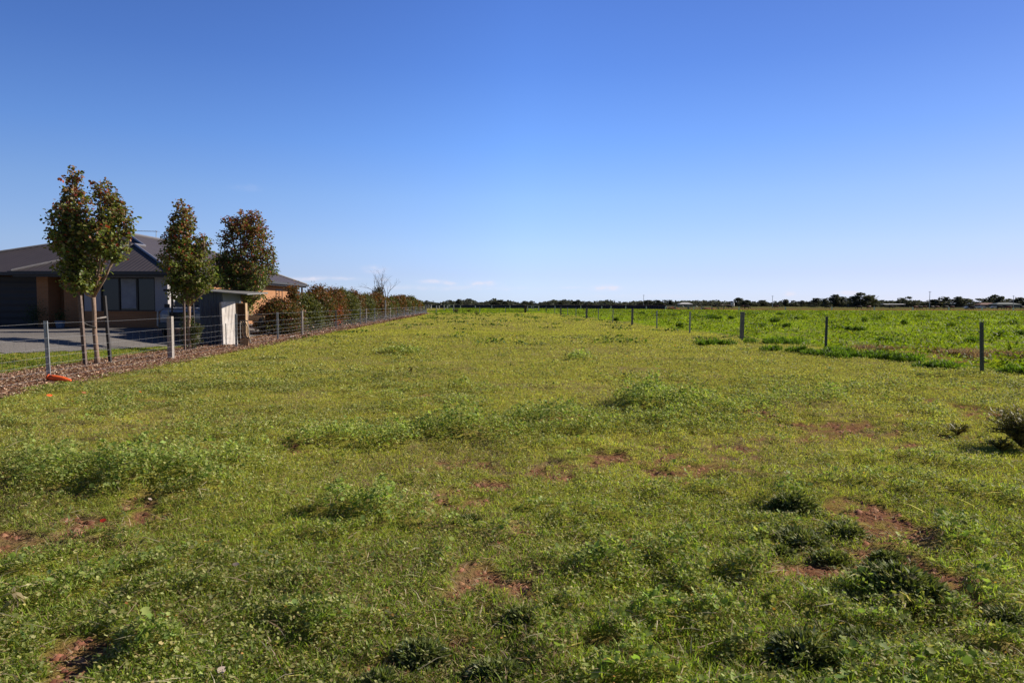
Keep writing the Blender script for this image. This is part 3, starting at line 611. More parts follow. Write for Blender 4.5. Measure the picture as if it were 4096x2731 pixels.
lposts = [(-260,1600,'s',240),(219,1530,'s',240),(705,1441,'w',175),(951,1393,'s',130),(1121.6,1362.6,'g',106),(1248,1345,'p',97),(1327,1320,'s',64),(1397.6,1302,'g',62),(1453.8,1298,'p',61),(1492.7,1291.7,'g',55),
          (1530,1284,'tall',68),(1560,1280.5,'p',46),(1583,1275,'s',42),(1604,1270,'g',40),(1626,1267.5,'p',39),(1641.6,1264,'s',35),(1656,1262,'g',33),(1671,1258,'p',33),(1682,1256.5,'s',31),(1692.6,1255,'s',30),(1706,1253,'end',30)]
LP = []
for (px, py, k, hp) in lposts:
    g = gp(px, py, 0); y = g.y; y = min(y, 118); x = FX0 + FXK*y; b = Vector((x, y, .02)); h = 1.19 if k != 'tall' else 1.95
    LP.append((b, h)); m = MB()
    if k in ('s', 'g'): star_post(m, b, h, (-.03 if px == 219 else random.uniform(-.015,.015), 0)); o = m.build('fence_post', MT['galvdark'] if k == 's' and px > 1000 else MT['galv'], LF)
    elif k == 'w': stakepost(m, b, h, .13); o = m.build('fence_post', MT['woodpale'], LF, bevel=.006); o['label'] = 'pale square timber post'
    elif k == 'p': stakepost(m, b, h + .02, .085); o = m.build('fence_post', MT['woodpale'], LF, bevel=.005)
    elif k == 'tall': stakepost(m, b, h, .11); o = m.build('fence_post', MT['galv'], LF); o['label'] = 'taller grey post'
    else: stakepost(m, b, 1.35, .24); o = m.build('fence_post', MT['woodgrey'], LF, bevel=.01); o['label'] = 'thick timber end post'
def wire(a, b, r, n=1, sag=0):
    m = MB(); return m.tube([a, (a+b)/2 - Vector((0,0,sag)), b] if sag else [a, b], r, 4, cap=False)
for z in (.09, .22, .36, .50, .66, .86, 1.15):
    m = MB(); pts = []
    for i, (b, h) in enumerate(LP):
        pts.append(Vector((b.x + .05, b.y, z + .02)))
        if i + 1 < len(LP):
            q = LP[i+1][0]; pts.append(Vector(((b.x+q.x)/2 + .05, (b.y+q.y)/2, z + .02 - .012)))
    rad = [max(.0019, .00007*p.y) if z < 1 else max(.0016, .00006*p.y) for p in pts]
    m.tube(pts, rad, 4, cap=False); m.build('wire', MT['wire'], LF)
m = MB(); y = 8.0
while y < 38:
    x = FX0 + FXK*y + .052; m.tube([(x,y,.1),(x,y,.885)], .0018, 3, cap=False); y += .33
m.build('wire_mesh', MT['wire'], LF)
m = MB(); y0 = LP[5][0].y; y = y0
while y < 117:
    x = FX0 + FXK*y + .07; r_ = .0013*max(1, y/45); m.tube([(x,y,.03),(x,y,.52)], r_, 3, cap=False); y += .20
for z in (.07,.13,.20,.27,.34,.41,.48,.53): m.tube([(FX0 + FXK*yy + .075, yy, z + .015*math.sin(yy*1.7)) for yy in np.linspace(y0, 117, 60)], [.0016*max(1, yy/38) for yy in np.linspace(y0, 117, 60)], 3, cap=False)
m.build('rabbit_netting', MT['wire'], LF)
# right fence
RF = empty('wire_fence', (_p1.x, _p1.y, 0), 'plain wire fence on steel and timber posts between paddock and green crop', 'fence')
rposts = [(4800,1640,'s'),(3925,1499,'s'),(3301,1393,'s'),(2966,1363,'w'),(2758,1324,'s'),(2627,1317,'s'),(2528,1303,'w'),(2451,1289,'s'),(2393,1281,'s'),(2346,1275,'w'),(2304,1267,'s'),(2270,1262,'s'),(2243,1259,'w'),(2219,1255.6,'s'),(2184,1252.5,'w')]
RP = []
for (px, py, k) in rposts:
    v = ray(px, py); s0 = v[0]/v[1]; y = RX0/(s0 - RXK); b = Vector((RX0 + RXK*y, y, 0)); RP.append(b); m = MB()
    if k == 's': star_post(m, b, 1.19, (-.055, 0) if px == 3925 else (random.uniform(-.02,.02), 0), w=.05); m.build('fence_post', MT['galvdark'] if y < 30 else MT['galv'], RF)
    else: stakepost(m, b, 1.27, .15 if y < 70 else .2, (.02, 0)); m.build('fence_post', MT['woodgrey'], RF, bevel=.008)
for z in (.18, .5, .78, 1.02):
    m = MB(); m.tube([Vector((b.x, b.y, z)) for b in RP], [max(.0022, .00007*b.y) for b in RP], 4, cap=False); m.build('wire', MT['wireold'], RF)
m = MB(); m.tube([Vector((RP[1].x - 3 + i*.6, RP[1].y + (.05 if i % 2 else 0), .0)) for i in range(1)]*2, .001, 3); del m
# cross fence at the far end, with gate
XF = empty('cross_fence', (_c.x, CROSS_Y, 0), 'distant cross fence closing the paddock between the two side fences', 'fence')
for px, k in ((2101,'w'),(2022,'s'),(1919,'s'),(1815,'s'),(1745,'s')):
    s0 = ray(px, 1251)[0]/ray(px, 1251)[1]; b = Vector((s0*CROSS_Y, CROSS_Y, 0)); m = MB()
    stakepost(m, b, 1.35 if k == 'w' else 1.2, .38 if k == 'w' else .10); m.build('fence_post', MT['barkdark'] if k == 'w' else MT['galv'], XF)
for z in (.4, .75, 1.1):
    m = MB(); m.tube([Vector((ray(1709,1251)[0]/ray(1709,1251)[1]*CROSS_Y, CROSS_Y, z)), Vector((_c.x, CROSS_Y, z))], .008, 4); m.build('wire', MT['wireold'], XF)
def gate(name, pa, pb, d, z0, z1, label, m_, brace=True, rails=3, posts=True, r_=.03):
    a, b = pd(pa, 1250, d), pd(pb, 1250, d); a.z = b.z = z0; e = empty(name, a, label, 'gate'); f = MB(); T_ = Vector((0,0,z1-z0))
    for k in range(rails): z = Vector((0,0,(z1-z0)*k/(rails-1))); f.tube([a+z, b+z], r_, 5)
    for p in (a, b, (a+b)/2): f.tube([p, p+T_], r_, 5)
    if brace: f.tube([a, (a+b)/2 + T_], r_*.8, 4); f.tube([(a+b)/2 + T_, b], r_*.8, 4)
    f.build('gate_frame', m_, e)
    if posts:
        for p in (a, b): q = MB(); stakepost(q, (p.x, p.y + .3, 0), z1 + .12, .28); q.build('gate_post', MT['woodgrey'], e)
    return e
gate('field_gate', 2110, 2155, CROSS_Y + 22, .25, 1.3, 'white pipe gate beyond the thick dark post in the cross fence', MT['white'], False, 3)
gate('field_gate', 1776, 1814, CROSS_Y + 45, .1, 1.5, 'pale pipe frame gate standing in the green field at far left', MT['white'], True, 3)
gate('field_gate', 1704, 1725, CROSS_Y + 90, .1, 1.6, 'pale braced gate just right of the hedge end', MT['white'], True, 3, False)
gate('field_gate', 2702, 2752, FB(60)+2, .2, 1.55, 'left leaf of the two steel lattice gates at the crop end', MT['galv'], True, 3, r_=.05)
gate('field_gate', 2756, 2806, FB(60)+2, .2, 1.55, 'right leaf of the two steel lattice gates at the crop end', MT['galv'], True, 3, r_=.05)
gate('cattle_rail', 2812, 2848, FB(70)+3, .8, 1.25, 'pale rail with dark posts right of the lattice gates', MT['white'], False, 2, r_=.05)
gate('cattle_rail', 2873, 2896, FB(75)+3, .8, 1.15, 'short dark timber rail at the end of the crop', MT['wood'], False, 2, r_=.05)
gate('cattle_rail', 2665, 2700, FB(50)+3, .8, 1.35, 'pale rail joining the black wall to the lattice gates', MT['white'], False, 2, r_=.05)
# row of white posts at the far edge of the crop
WF = empty('post_row_fence', (0, FAR_Y, 0), 'row of small white posts along the far edge of the green crop', 'fence')
wp = [1725,1746,1757,1789,1842,1901,1967,2040,2126,2220,2323,2407,2444,2503,2585,2662,2775,2956,3141,3327,3497,3651,3795,3928,4053,4170]
for px in wp:
    s0 = ray(px, 1236)[0]/ray(px, 1236)[1]; y = FAR_Y
    for _ in range(8): y = FB(s0*y) - 1.0
    m = MB(); stakepost(m, (s0*y, y, 0), 1.2, .3); m.build('fence_post', MT['white'], WF)
for z in (.5, .95):
    m = MB(); pts = []
    for s0 in np.linspace(-.12, .80, 60):
        y = FAR_Y
        for _ in range(8): y = FB(s0*y) - 1.0
        pts.append((s0*y, y, z))
    m.tube(pts, .012, 3, cap=False); m.build('wire', MT['wireold'], WF)
# farther dark fence line in the dull pasture
PF = empty('pasture_fence', (200, 470, 0), 'thin dark wire fence crossing the dull pasture behind the cattle', 'fence')
for i in range(42):
    x = 60 + i*9.0; m = MB(); stakepost(m, (x, 470, 0), 1.15, .16); m.build('fence_post', MT['wood'], PF)
for z in (.5, .95): m = MB(); m.tube([(60, 470, z), (438, 470, z)], .03, 3); m.build('wire', MT['wireold'], PF)

# ------------------------------------------------------------------ long black wall of wrapped feed
# the feed wall
bw = empty('feed_bunker', (-20, 300, 0), 'long low black wall with a pale top edge across the far field', 'bunker')
xa = pd(1700, 1225, 300).x; xb = pd(2672, 1225, 262).x; n_ = 150; m = MB(); mt = MB()
for i in range(n_):
    t0, t1 = i/n_, (i+1)/n_; ya, yb = 300 - 36*t0, 300 - 36*t1; x0, x1 = xa + (xb-xa)*t0, xa + (xb-xa)*t1; h = 1.36 + .05*math.sin(i*.9) + .05*random.random(); xm = (x0+x1)/2; ym = (ya+yb)/2
    vs = []
    for (xx, yy, o) in ((x0, ya, 0), (xm, ym, -.28), (x1, yb, 0)):
        vs += [(xx, yy + o - .25, 0), (xx, yy + o - .1, h*.6), (xx, yy + o*.5 + .25, h), (xx, yy + 2.2, h)]
    m.add(vs, [(0,4,5,1),(1,5,6,2),(2,6,7,3),(4,8,9,5),(5,9,10,6),(6,10,11,7)])
    mt.box((xm, ym + .7, h + .05 + .03*random.random()), ((x1-x0)*.99, 1.1, .10 + .09*random.random()), rz=-.11)
m.build('black_wrap', MT['bale'], bw); mt.build('top_edge', MT['paletop'], bw)
for (px, w, h, lab) in ((2690, 5.5, .95, 'mound of red earth at the end of the black wall'), (2830, 6.5, .75, 'low red earth heap right of the lattice gates')):
    p = pd(px, 1235, FB(60) + 12); s_ = MB(); nr, na = 7, 22; rings = []
    for i in range(nr):
        t = i/(nr-1)
        for k in range(na):
            a = 2*math.pi*k/na; q = 1 + .2*math.sin(3*a + i) + random.uniform(-.08,.08); s_.v.append((math.cos(a)*w/2*(1-t)*q, math.sin(a)*w/3*(1-t)*q, h*math.sin(t*1.57)*(1 + random.uniform(-.08,.08))))
    for i in range(nr-1):
        for k in range(na): s_.f.append((i*na+k, i*na+(k+1)%na, (i+1)*na+(k+1)%na, (i+1)*na+k)); s_.m.append(0)
    o = s_.build('earth_mound', MT['dirt'], smooth=True); o.location = (p.x, p.y, 0); tag(o, lab, 'earth mound')

# ------------------------------------------------------------------ house
HZ = .5; EZ = 2.93
hs = empty('house', (-15.1, 30, HZ), 'single-storey brick house with dark hipped metal roof behind the left fence', 'house')
def hb(name, boxes, m_, parent=hs, mb=None, label=None):
    m = mb or MB()
    for b in boxes: m.bb(*b)
    o = m.build(name, m_, parent)
    if label: o['label'] = label
    return o
hb('wall', [(-28.0,-15.1,31.62,48.1,HZ-.3,2.84)], MT['brick'])
hb('wall', [(-18.77,-15.104,30.0,31.6,HZ-.3,1.22)], MT['brick'])
hb('rendered_wall', [(-18.77,-18.05,30.0,31.61,1.23,2.84),(-15.66,-15.1,30.0,31.1,1.23,2.84),(-18.05,-15.66,30.004,31.61,2.70,2.84)], MT['render'], label='pale rendered bay around the front window')
hb('wall', [(-15.66,-15.104,31.11,31.6,1.23,2.84)], MT['brick'])
hb('wall', [(-20.05,-19.32,30.6,31.61,HZ-.3,2.84)], MT['brick'])
hb('pier', [(-20.98,-20.48,30.2,31.0,HZ-.3,2.84)], MT['brick'])
hb('door', [(-19.30,-18.79,31.3,31.6,HZ,2.75)], MT['darkdoor'])
hb('garage_door', [(-27.6,-21.05,31.35,31.6,HZ,2.78)], MT['garage'])
def window(x0, x1, z0, z1, y, panes, side=False, blinds=()):
    w = MB(); t = .055
    def fb(a0, a1, c0, c1, dpt, out): return (a0, a1, y - out, y + dpt, c0, c1) if not side else (y - dpt, y + out, a0, a1, c0, c1)
    w.bb(*fb(x0, x1, z0, z0+t, .05, .03)); w.bb(*fb(x0, x1, z1-t, z1, .05, .03))
    n = panes; ed = [x0 + (x1-x0)*i/n for i in range(n+1)]
    for i, e in enumerate(ed):
        a = x0 if i == 0 else (x1 - t if i == n else e - t/2); w.bb(*fb(a, a+t, z0+t, z1-t, .05, .028))
    fr = w.build('window', MT['frame'], hs)
    for i in range(n):
        g = MB(); g.bb(*fb(ed[i]+t/2, ed[i+1]-t/2, z0+t, z1-t, .045, -.02)); o = g.build('pane', MT['glass']); o.parent = fr
        if i in blinds:
            q = MB(); q.bb(*fb(ed[i]+.08, ed[i+1]-.07, z0 + .12, z1-t, .02, -.004)); q.build('blind', MT['blind']).parent = fr
    for c in fr.children: c.location = -Vector(hs.location)
    return fr
window(-18.05, -15.66, 1.23, 2.70, 30.06, 3, blinds=(1,))
for (a, b, z0, z1) in ((33.3,34.5,1.5,2.6),(37.2,38.9,1.5,2.6),(43.7,44.9,1.1,2.5),(46.5,47.3,1.0,2.5)): window(a, b, z0, z1, -15.098, 2 if b - a > 1 else 1, side=True)
hb('window_sill', [(-18.15,-15.6,29.94,30.05,1.185,1.228)], MT['brick'])
E1=(-21.5,29.4,EZ); E2=(-14.6,29.4,EZ); R1=(-14.6,48.7,EZ); R2=(-28.4,48.7,EZ); L1=(-28.4,30.3,EZ); J=(-21.5,30.3,EZ)
A2=(-18.05,32.85,4.358); Vv=(-18.05,33.75,4.358); A1=(-20.1,35.8,5.207); A1b=(-20.1,43.2,5.207)
rm = MB(); rm.add([E1,E2,A2],[(0,1,2)],0); rm.add([L1,J,Vv,A1],[(0,1,2,3)],0); rm.add([E2,R1,A1b,A1,Vv,A2],[(0,1,2,3,4,5)],1)
rm.add([E1,A2,Vv,J],[(0,1,2,3)],1); rm.add([R1,R2,A1b],[(0,1,2)],0); rm.add([L1,A1,A1b],[(0,1,2)],1); rm.add([L1,A1b,R2],[(0,1,2)],1)
roof = rm.build('roof', [MT['roofx'], MT['roofy']], hs)
cp = MB()
for a, b in ((E1,A2),(E2,A2),(A2,Vv),(Vv,A1),(A1,A1b),(A1b,R1),(L1,A1),(A1b,R2)):
    a = Vector(a) + Vector((0,0,.03)); b = Vector(b) + Vector((0,0,.03)); cp.tube([a, b], .065, 6)
o = cp.build('ridge_capping', MT['capping']); o.parent = roof; o.location = -Vector(hs.location)
hb('gutter', [(-21.56,-14.5,29.26,29.4,2.80,2.94),(-14.6,-14.46,29.41,48.8,2.80,2.94),(-28.5,-21.57,30.16,30.3,2.80,2.94),(-28.5,-14.61,48.7,48.84,2.80,2.94),(-21.64,-21.5,29.41,30.15,2.80,2.94)], MT['gutter'])
hb('soffit', [(-21.49,-14.61,29.41,30.32,2.845,2.87),(-28.4,-14.61,30.33,48.69,2.845,2.87)], MT['soffit'])
hb('fascia', [(-14.64,-14.603,29.45,48.6,2.70,2.842),(-21.45,-14.65,29.42,29.46,2.70,2.842)], MT['gutter'])
hb('downpipe', [(-15.09,-15.0,31.3,31.39,HZ,2.84)], MT['white'])
hb('verandah_post', [(-14.9,-14.8,48.3,48.4,HZ,2.84)], MT['frame'])
ant = empty('tv_antenna', pd(625, 955, 40), 'thin television antenna standing on the roof ridge of the house', 'antenna')
q = MB(); q.tube([pd(625,985,40), pd(625,922,40)], .018, 5); q.build('mast', MT['galv'], ant)
q = MB(); q.tube([pd(541,924,40), pd(631,926,40)], .014, 5)
for t in np.linspace(0, 1, 9): p = pd(541,924,40).lerp(pd(631,926,40), t); q.tube([p - Vector((.0,.28,0)), p + Vector((.0,.28,0))], .006, 4)
q.build('boom', MT['galv'], ant)
# pot plant and tub in the porch
tb = empty('planter', (-21.3, 29.6, HZ), 'pale round planter with a small shrub outside the porch', 'planter')
q = MB(); q.tube([(-19.4,29.3,HZ),(-19.4,29.3,HZ+.32)], [.14,.2], 14); q.build('pot', MT['blueroof'], tb)
n_ = 300; V, Pl, Sz, C_ = leaves(np.array([-19.4,29.3,HZ+.5]) - np.array(tb.location) + RNG.normal(0, .13, (n_, 3)), .06, RNG.normal(.3, .6, n_), pal(n_, [(.06,.1,.03)]), 'rhomb'); link('foliage', np_mesh('foliage', V, Pl, Sz, C_), MT['leaf'], tb)
tb.location = (-19.4, 29.3, HZ)
for c in tb.children: c.location = Vector((-21.3+19.4, .3, 0))
sh = empty('shrub', (-20.6, 29.5, HZ), 'dark shrub in shade in front of the brick pier', 'shrub')
n_ = 900; V, Pl, Sz, C_ = leaves(RNG.normal(0, 1, (n_, 3))*np.array([.2,.2,.26]) + np.array([0,0,.55]), .06, RNG.normal(.3, .6, n_), pal(n_, [(.05,.08,.025)]), 'rhomb'); link('foliage', np_mesh('foliage', V, Pl, Sz, C_), MT['leaf'], sh)
q = MB(); q.tube([(0,0,0),(0,0,.5)], [.02,.01], 5); q.build('stem', MT['barkdark'], sh, world=False)

# ------------------------------------------------------------------ parked four-wheel drive between shed and house
def suv():
    e = empty('parked_car', (-13.15, 28.7, float(zg(-13.15, 28.7))), 'white four-wheel drive with a bull bar and roof rack half hidden behind the tin shed', 'car', rz=R(9))
    b = MB()      # front towards -Y
    prof = [(-2.25,.55),(-2.3,.95),(-2.15,1.08),(-1.1,1.18),(-.45,1.72),(-.2,1.78),(1.9,1.78),(2.2,1.1),(2.25,.5)]
    hwf = [.78,.80,.76,.80,.66,.64,.64,.82,.82]
    vs = [(s_*w, y, z) for s_ in (-1, 1) for (y, z), w in zip(prof, hwf)]; n = len(prof)
    fs = [(i, i+1, n+i+1, n+i) for i in range(n-1)] + [(n-1, 0, n, 2*n-1)]
    b.add(vs, fs)
    for s_ in (0, n): b.add([vs[s_+i] for i in range(n)], [(0,1,2,3,7,8),(3,4,5,6,7)])
    b.build('body', MT['carpaint'], e, world=False, bevel=.04)
    q = MB(); q.add([(-.72,-1.06,1.22),(.72,-1.06,1.22),(.60,-.49,1.71),(-.60,-.49,1.71)], [(0,1,2,3)]); q.build('windscreen', MT['glass'], e, world=False)
    for s_ in (-1, 1):
        q = MB(); q.add([(s_*.825,-.85,1.2),(s_*.835,1.9,1.2),(s_*.665,1.75,1.7),(s_*.67,-.35,1.68)], [(0,1,2,3)]); q.build('side_window', MT['glass'], e, world=False)
        q = MB(); q.box((s_*.60,-2.32,.86), (.26,.06,.2)); q.build('headlight', MT['lamp'], e, world=False, bevel=.02)
        q = MB(); q.box((s_*.98,-.85,1.25), (.2,.08,.18)); q.build('mirror', MT['black'], e, world=False, bevel=.02)
        for yy in (-1.45, 1.4):
            w = MB(); w.tube([(s_*.62,yy,.38),(s_*.88,yy,.38)], .38, 20); wo_ = w.build('wheel', MT['tyre'], e, world=False)
            w = MB(); w.tube([(s_*.87,yy,.38),(s_*.89,yy,.38)], .22, 14); w.build('rim', MT['galv'], wo_, world=False)
    q = MB(); q.box((0,-2.31,.85), (.92,.05,.34)); q.build('grille', MT['black'], e, world=False)
    q = MB(); q.box((0,-2.42,.52), (1.6,.16,.22)); q.build('bumper', MT['galvdark'], e, world=False, bevel=.03)
    q = MB(); q.tube([(-.8,-2.5,.5),(-.78,-2.52,1.05),(-.6,-2.52,1.15),(.6,-2.52,1.15),(.78,-2.52,1.05),(.8,-2.5,.5)], .04, 8); q.tube([(-.4,-2.5,.5),(-.4,-2.52,1.15)], .03, 6); q.tube([(.4,-2.5,.5),(.4,-2.52,1.15)], .03, 6); q.build('bull_bar', MT['galv'], e, world=False)
    q = MB()
    for x in (-.6, .6): q.tube([(x,-.2,1.95),(x,1.9,1.95)], .025, 6)
    for i in range(8): q.tube([(-.6,-.2+.3*i,1.95),(.6,-.2+.3*i,1.95)], .02, 5)
    for x in (-.6,.6):
        for y in (-.1,1.8): q.tube([(x,y,1.76),(x,y,1.95)], .02, 5)
    q.build('roof_rack', MT['black'], e, world=False)
suv()
# ------------------------------------------------------------------ tin shed at the fence and what leans on it
SD = 25.2
sz = float(zg(-11, 25))
sd_ = empty('tin_shed', (-11.2, SD, sz), 'small open shed of dark corrugated iron with flat tin roof by the fence', 'shed')
xl, xm_, xr = pd(800,1300,SD).x, pd(884,1300,SD).x, pd(946,1300,SD).x
q = MB(); n = 26
for i in range(n+1):
    x = xl + (xm_-xl+.06)*i/n; y = SD + .012*math.cos(i*math.pi); q.v += [(x, y, sz-.1), (x, y, sz+2.0)]
    if i: b_ = 2*i; q.f.append((b_-2, b_, b_+1, b_-1)); q.m.append(0)
q.build('front_wall', MT['zinc'], sd_)
q = MB(); q.bb(xm_+.06, xm_+.08, SD, SD+1.7, sz-.1, sz+1.95); q.build('side_wall', MT['zinc'], sd_)
q = MB(); q.bb(xl, xm_+.05, SD+1.72, SD+1.74, sz-.1, sz+1.9); q.build('back_wall', MT['zinc'], sd_)
q = MB(); a = pd(655,1161,SD-.3); b_ = pd(990,1179,SD-.3)
def roofsheet(q, p0, p1, dep, th):
    q.add([p0, p1, p1 + Vector((0,dep,.08)), p0 + Vector((0,dep,.08)), p0 + Vector((0,0,th)), p1 + Vector((0,0,th)), p1 + Vector((0,dep,.08+th)), p0 + Vector((0,dep,.08+th))],
          [(0,1,2,3)[::-1],(4,5,6,7),(0,1,5,4),(1,2,6,5),(2,3,7,6),(3,0,4,7)])
roofsheet(q, pd(798,1163,SD-.3), b_, 2.1, .03); q.build('roof', MT['zincroof'], sd_)
q = MB(); q.tube([a, pd(800,1164,SD-.25)], .045, 6); q.tube([pd(690,1195,SD-.2), pd(716,1170,SD-.2)], .025, 5); q.tube([pd(690,1385,SD-.2), pd(688,1165,SD-.2)], .035, 6); q.tube([pd(698,1230,SD-.2), pd(690,1190,SD-.2)], .02, 5); q.build('frame', MT['stakedark'], sd_)
ls = empty('iron_sheet', (xr, SD-.35, sz), 'pale corrugated sheets leaning upright against the shed in full sun', 'metal sheet')
def quad_sheet(pts, th, m_, parent, name):
    q = MB(); P4 = [Vector(p) for p in pts]; nn_ = (P4[1]-P4[0]).cross(P4[3]-P4[0]).normalized()*th
    q.add(P4 + [p + nn_ for p in P4], [(0,1,2,3),(7,6,5,4),(0,4,5,1),(1,5,6,2),(2,6,7,3),(3,7,4,0)]); return q.build(name, m_, parent)
quad_sheet([pd(893,1393,SD-.75), pd(951,1388,SD-.2), pd(938,1207,SD-.05), pd(884,1208,SD-.5)], .03, MT['rustsheet'], ls, 'sheet')
quad_sheet([pd(886,1391,SD-.80), pd(893,1391,SD-.78), pd(884,1209,SD-.55), pd(876,1210,SD-.55)], .03, MT['woodpale'], ls, 'batten')
q = MB(); q.tube([pd(905,1390,SD-1.0), pd(903,1293,SD-1.0)], .014, 6); tag(q.build('steel_rod', MT['galvdark']), 'thin dark steel rod standing before the pale leaning sheets', 'rod')
# open wooden box on end
bx = empty('wooden_box', pd(965,1385,SD+.1), 'tall open wooden box standing on end right of the leaning sheets', 'box'); q = MB()
p0, p1 = pd(943,1390,SD+.1), pd(982,1212,SD+.1); x0, x1, z1 = p0.x, p1.x, p1.z
q.bb(x0, x0+.05, SD+.1, SD+.28, sz, z1); q.bb(x1-.03, x1, SD+.1, SD+.28, sz, z1); q.bb(x0+.05, x1-.03, SD+.1, SD+.28, z1-.03, z1); q.build('side_panel', MT['timber'], bx)
q = MB(); q.bb(x0+.05, x1-.03, SD+.25, SD+.279, sz, z1-.03); q.build('back_panel', MT['boxback'], bx)
q = MB(); q.bb(x0+.05, x1-.03, SD+.11, SD+.24, sz+.68, sz+.71); q.build('shelf', MT['timber'], bx)
# frame with bent timbers
fr_ = empty('timber_rack', pd(980,1380,SD-.6), 'dark rack holding curved slabs of timber beside the wooden box', 'rack'); D_ = SD-.6
q = MB(); q.tube([pd(962,1383,D_), pd(960,1283,D_)], .02, 5); q.tube([pd(1001,1370,D_-.1), pd(991,1283,D_)], .02, 5); q.tube([pd(960,1283,D_), pd(992,1283,D_)], .02, 5); q.build('frame', MT['woodgrey'], fr_)
for k, (o_, m_) in enumerate(((0,'timber'),(9,'wood'),(18,'timber'))):
    q = MB(); pts = [pd(963+o_,1286,D_-.05), pd(972+o_,1305,D_-.1), pd(972+o_,1330,D_-.1), pd(977+o_,1348,D_-.1), pd(990+o_*.6,1355,D_-.1)]
    q.tube(pts, [.02,.03,.028,.028,.02], 6); q.build('slab', MT[m_], fr_)
q = MB(); q.box(pd(978,1368,D_-.1), (.3,.04,.26)); q.build('board', MT['cardboard'], fr_)
# old trailer with branches beside the house wall
tr = empty('trailer', (-12.6, 33.5, .33), 'small old trailer loaded with brush behind the timber rack', 'trailer'); q = MB()
q.box((-12.7,33.6,.78), (1.5,1.6,.06)); q.box((-12.7,32.82,.9), (1.5,.04,.2)); q.box((-11.97,33.6,.9), (.04,1.6,.2)); q.build('tray', MT['timber'], tr)
for s_ in (-13.3,-12.05):
    q = MB(); q.tube([(s_-.08,32.9,.62),(s_+.08,32.9,.62)], .3, 16); q.build('wheel', MT['tyre'], tr)
q = MB()
for k in range(16): a = Vector((-12.7 + random.uniform(-.6,.6), 33.4, .95)); q.tube([a, a + Vector((random.uniform(-.6,1.0), random.uniform(-.6,.4), random.uniform(.0,.35)))], [.025,.008], 4)
tag(q.build('brush_heap', MT['timber']), 'tangle of cut reddish branches lying on the small trailer', 'branches')
# orange plastic guard lying at the first fence post
g0 = gp(245, 1528); q = MB()
q.tube([pd(196,1509,g0.y-.3), pd(215,1511,g0.y-.3), pd(250,1516,g0.y-.3), pd(284,1521,g0.y-.33)], [.055,.06,.055,.02], 10); q.tube([pd(192,1508,g0.y-.3), pd(198,1509,g0.y-.3)], [.062,.058], 10)
tag(q.build('plastic_sleeve', MT['orange'], smooth=True), 'bright orange plastic sleeve lying on the mulch at a fence post', 'plastic sleeve')
q = MB(); pts = [gp(px, py) + Vector((0,0,.06)) for px, py in ((120,1520),(230,1497),(330,1484),(470,1463),(560,1450),(640,1441),(760,1426),(860,1408))]
q.tube(pts, .011, 5); tag(q.build('drip_hose', MT['leafdry']), 'thin brown irrigation hose running along the mulch bed', 'hose')
q = MB(); q.tube([gp(1160,1354) + Vector((0,0,.06)), gp(1176,1349) + Vector((0,0,.06))], .03, 6); tag(q.build('white_pipe', MT['white']), 'short white pipe lying on the mulch under the first hedge shrub', 'pipe')

# ------------------------------------------------------------------ trees at the left
def pear(base_px, base_py, d, fork, lobes, nleaf, label, top_px, leafcols, cw, trunk_r=.065, extra=()):
    base = pd(base_px, base_py, d); base.z = float(zg(base.x, base.y)); k = d/F
    e = empty('ornamental_pear_tree', base, label, 'tree', 'young pear trees along the left fence')
    fk = pd(fork[0], fork[1], d); tb_ = MB(); mid = base.lerp(fk, .5) + Vector((-.02, 0, 0))
    tb_.tube([base, base.lerp(fk, .15), mid, base.lerp(fk, .8), fk], [trunk_r*1.5, trunk_r*1.05, trunk_r, trunk_r*.9, trunk_r*.95], 10)
    P = []; L = []
    tot_ = sum(l[2]*l[3]*(l[4] if len(l) > 4 else 1) for l in lobes)
    for l in lobes:
        cx, cy, rx, ry = l[:4]; dens = l[4] if len(l) > 4 else 1
        c = pd(cx, cy, d); rx *= k; ry *= k; rz_ = min(rx*1.1, 1.0); c.y += random.uniform(-.3, .3)
        low = c - Vector((0, 0, ry*.7)); lead = [fk, fk.lerp(low, .55) + Vector(((low.x-fk.x)*.04, 0, -.02)), low.lerp(c, .5), c + Vector((0, 0, ry*.75))]
        tb_.tube(lead, [trunk_r*.62, trunk_r*.45, trunk_r*.3, .006], 6)
        ncl = max(6, int(nleaf/16*rx/k*ry/k*dens/tot_))
        for _ in range(ncl):
            while True:
                v = Vector((random.uniform(-1,1), random.uniform(-1,1), random.uniform(-1,1)))
                if .25 < v.length < 1: break
            w = v.length; v = v*(w**-.25) if w > .5 else v
            q = c + Vector((v.x*rx, v.y*rz_, v.z*ry))
            s0 = c + Vector((v.x*rx*.15, v.y*rz_*.15, v.z*ry*.8 - ry*.15)); tb_.tube([s0, s0.lerp(q, .55) + Vector((0,0,-.03)), q + Vector((0,0,.05))], [.012,.008,.003], 4, cap=False)
            dirn = (q - s0); 
            for j in range(16):
                t = random.uniform(.45, 1.08); pt = s0.lerp(q, t) + Vector((random.gauss(0,.05), random.gauss(0,.05), random.gauss(0,.055))); P.append(tuple(pt - base)); L.append(pt.z)
    for (pa, pb, r_) in extra: tb_.tube([pd(*pa, d), pd(*pb, d)], [r_, r_*.6], 6)
    tb_.build('trunk', MT['bark'], e, smooth=True)
    P = np.array(P); n_ = len(P); L = np.array(L); z0, z1 = L.min(), L.max(); hgt = (L - z0)/(z1 - z0)
    cols = pal(n_, leafcols[0], cw, .2); redc = pal(n_, leafcols[1], None, .22); pick = RNG.random(n_) < np.clip(hgt*1.15 - .30 + RNG.normal(0, .12, n_), .05, .85)
    cols[pick] = redc[pick]
    V, Pl, Sz, C_ = leaves(P, .072*(.7 + .6*RNG.random(n_)), RNG.normal(-.35, .55, n_), cols, 'round', roll=.8, wid=.85)
    link('crown', np_mesh('crown', V, Pl, Sz, C_), MT['leaf'], e); return e
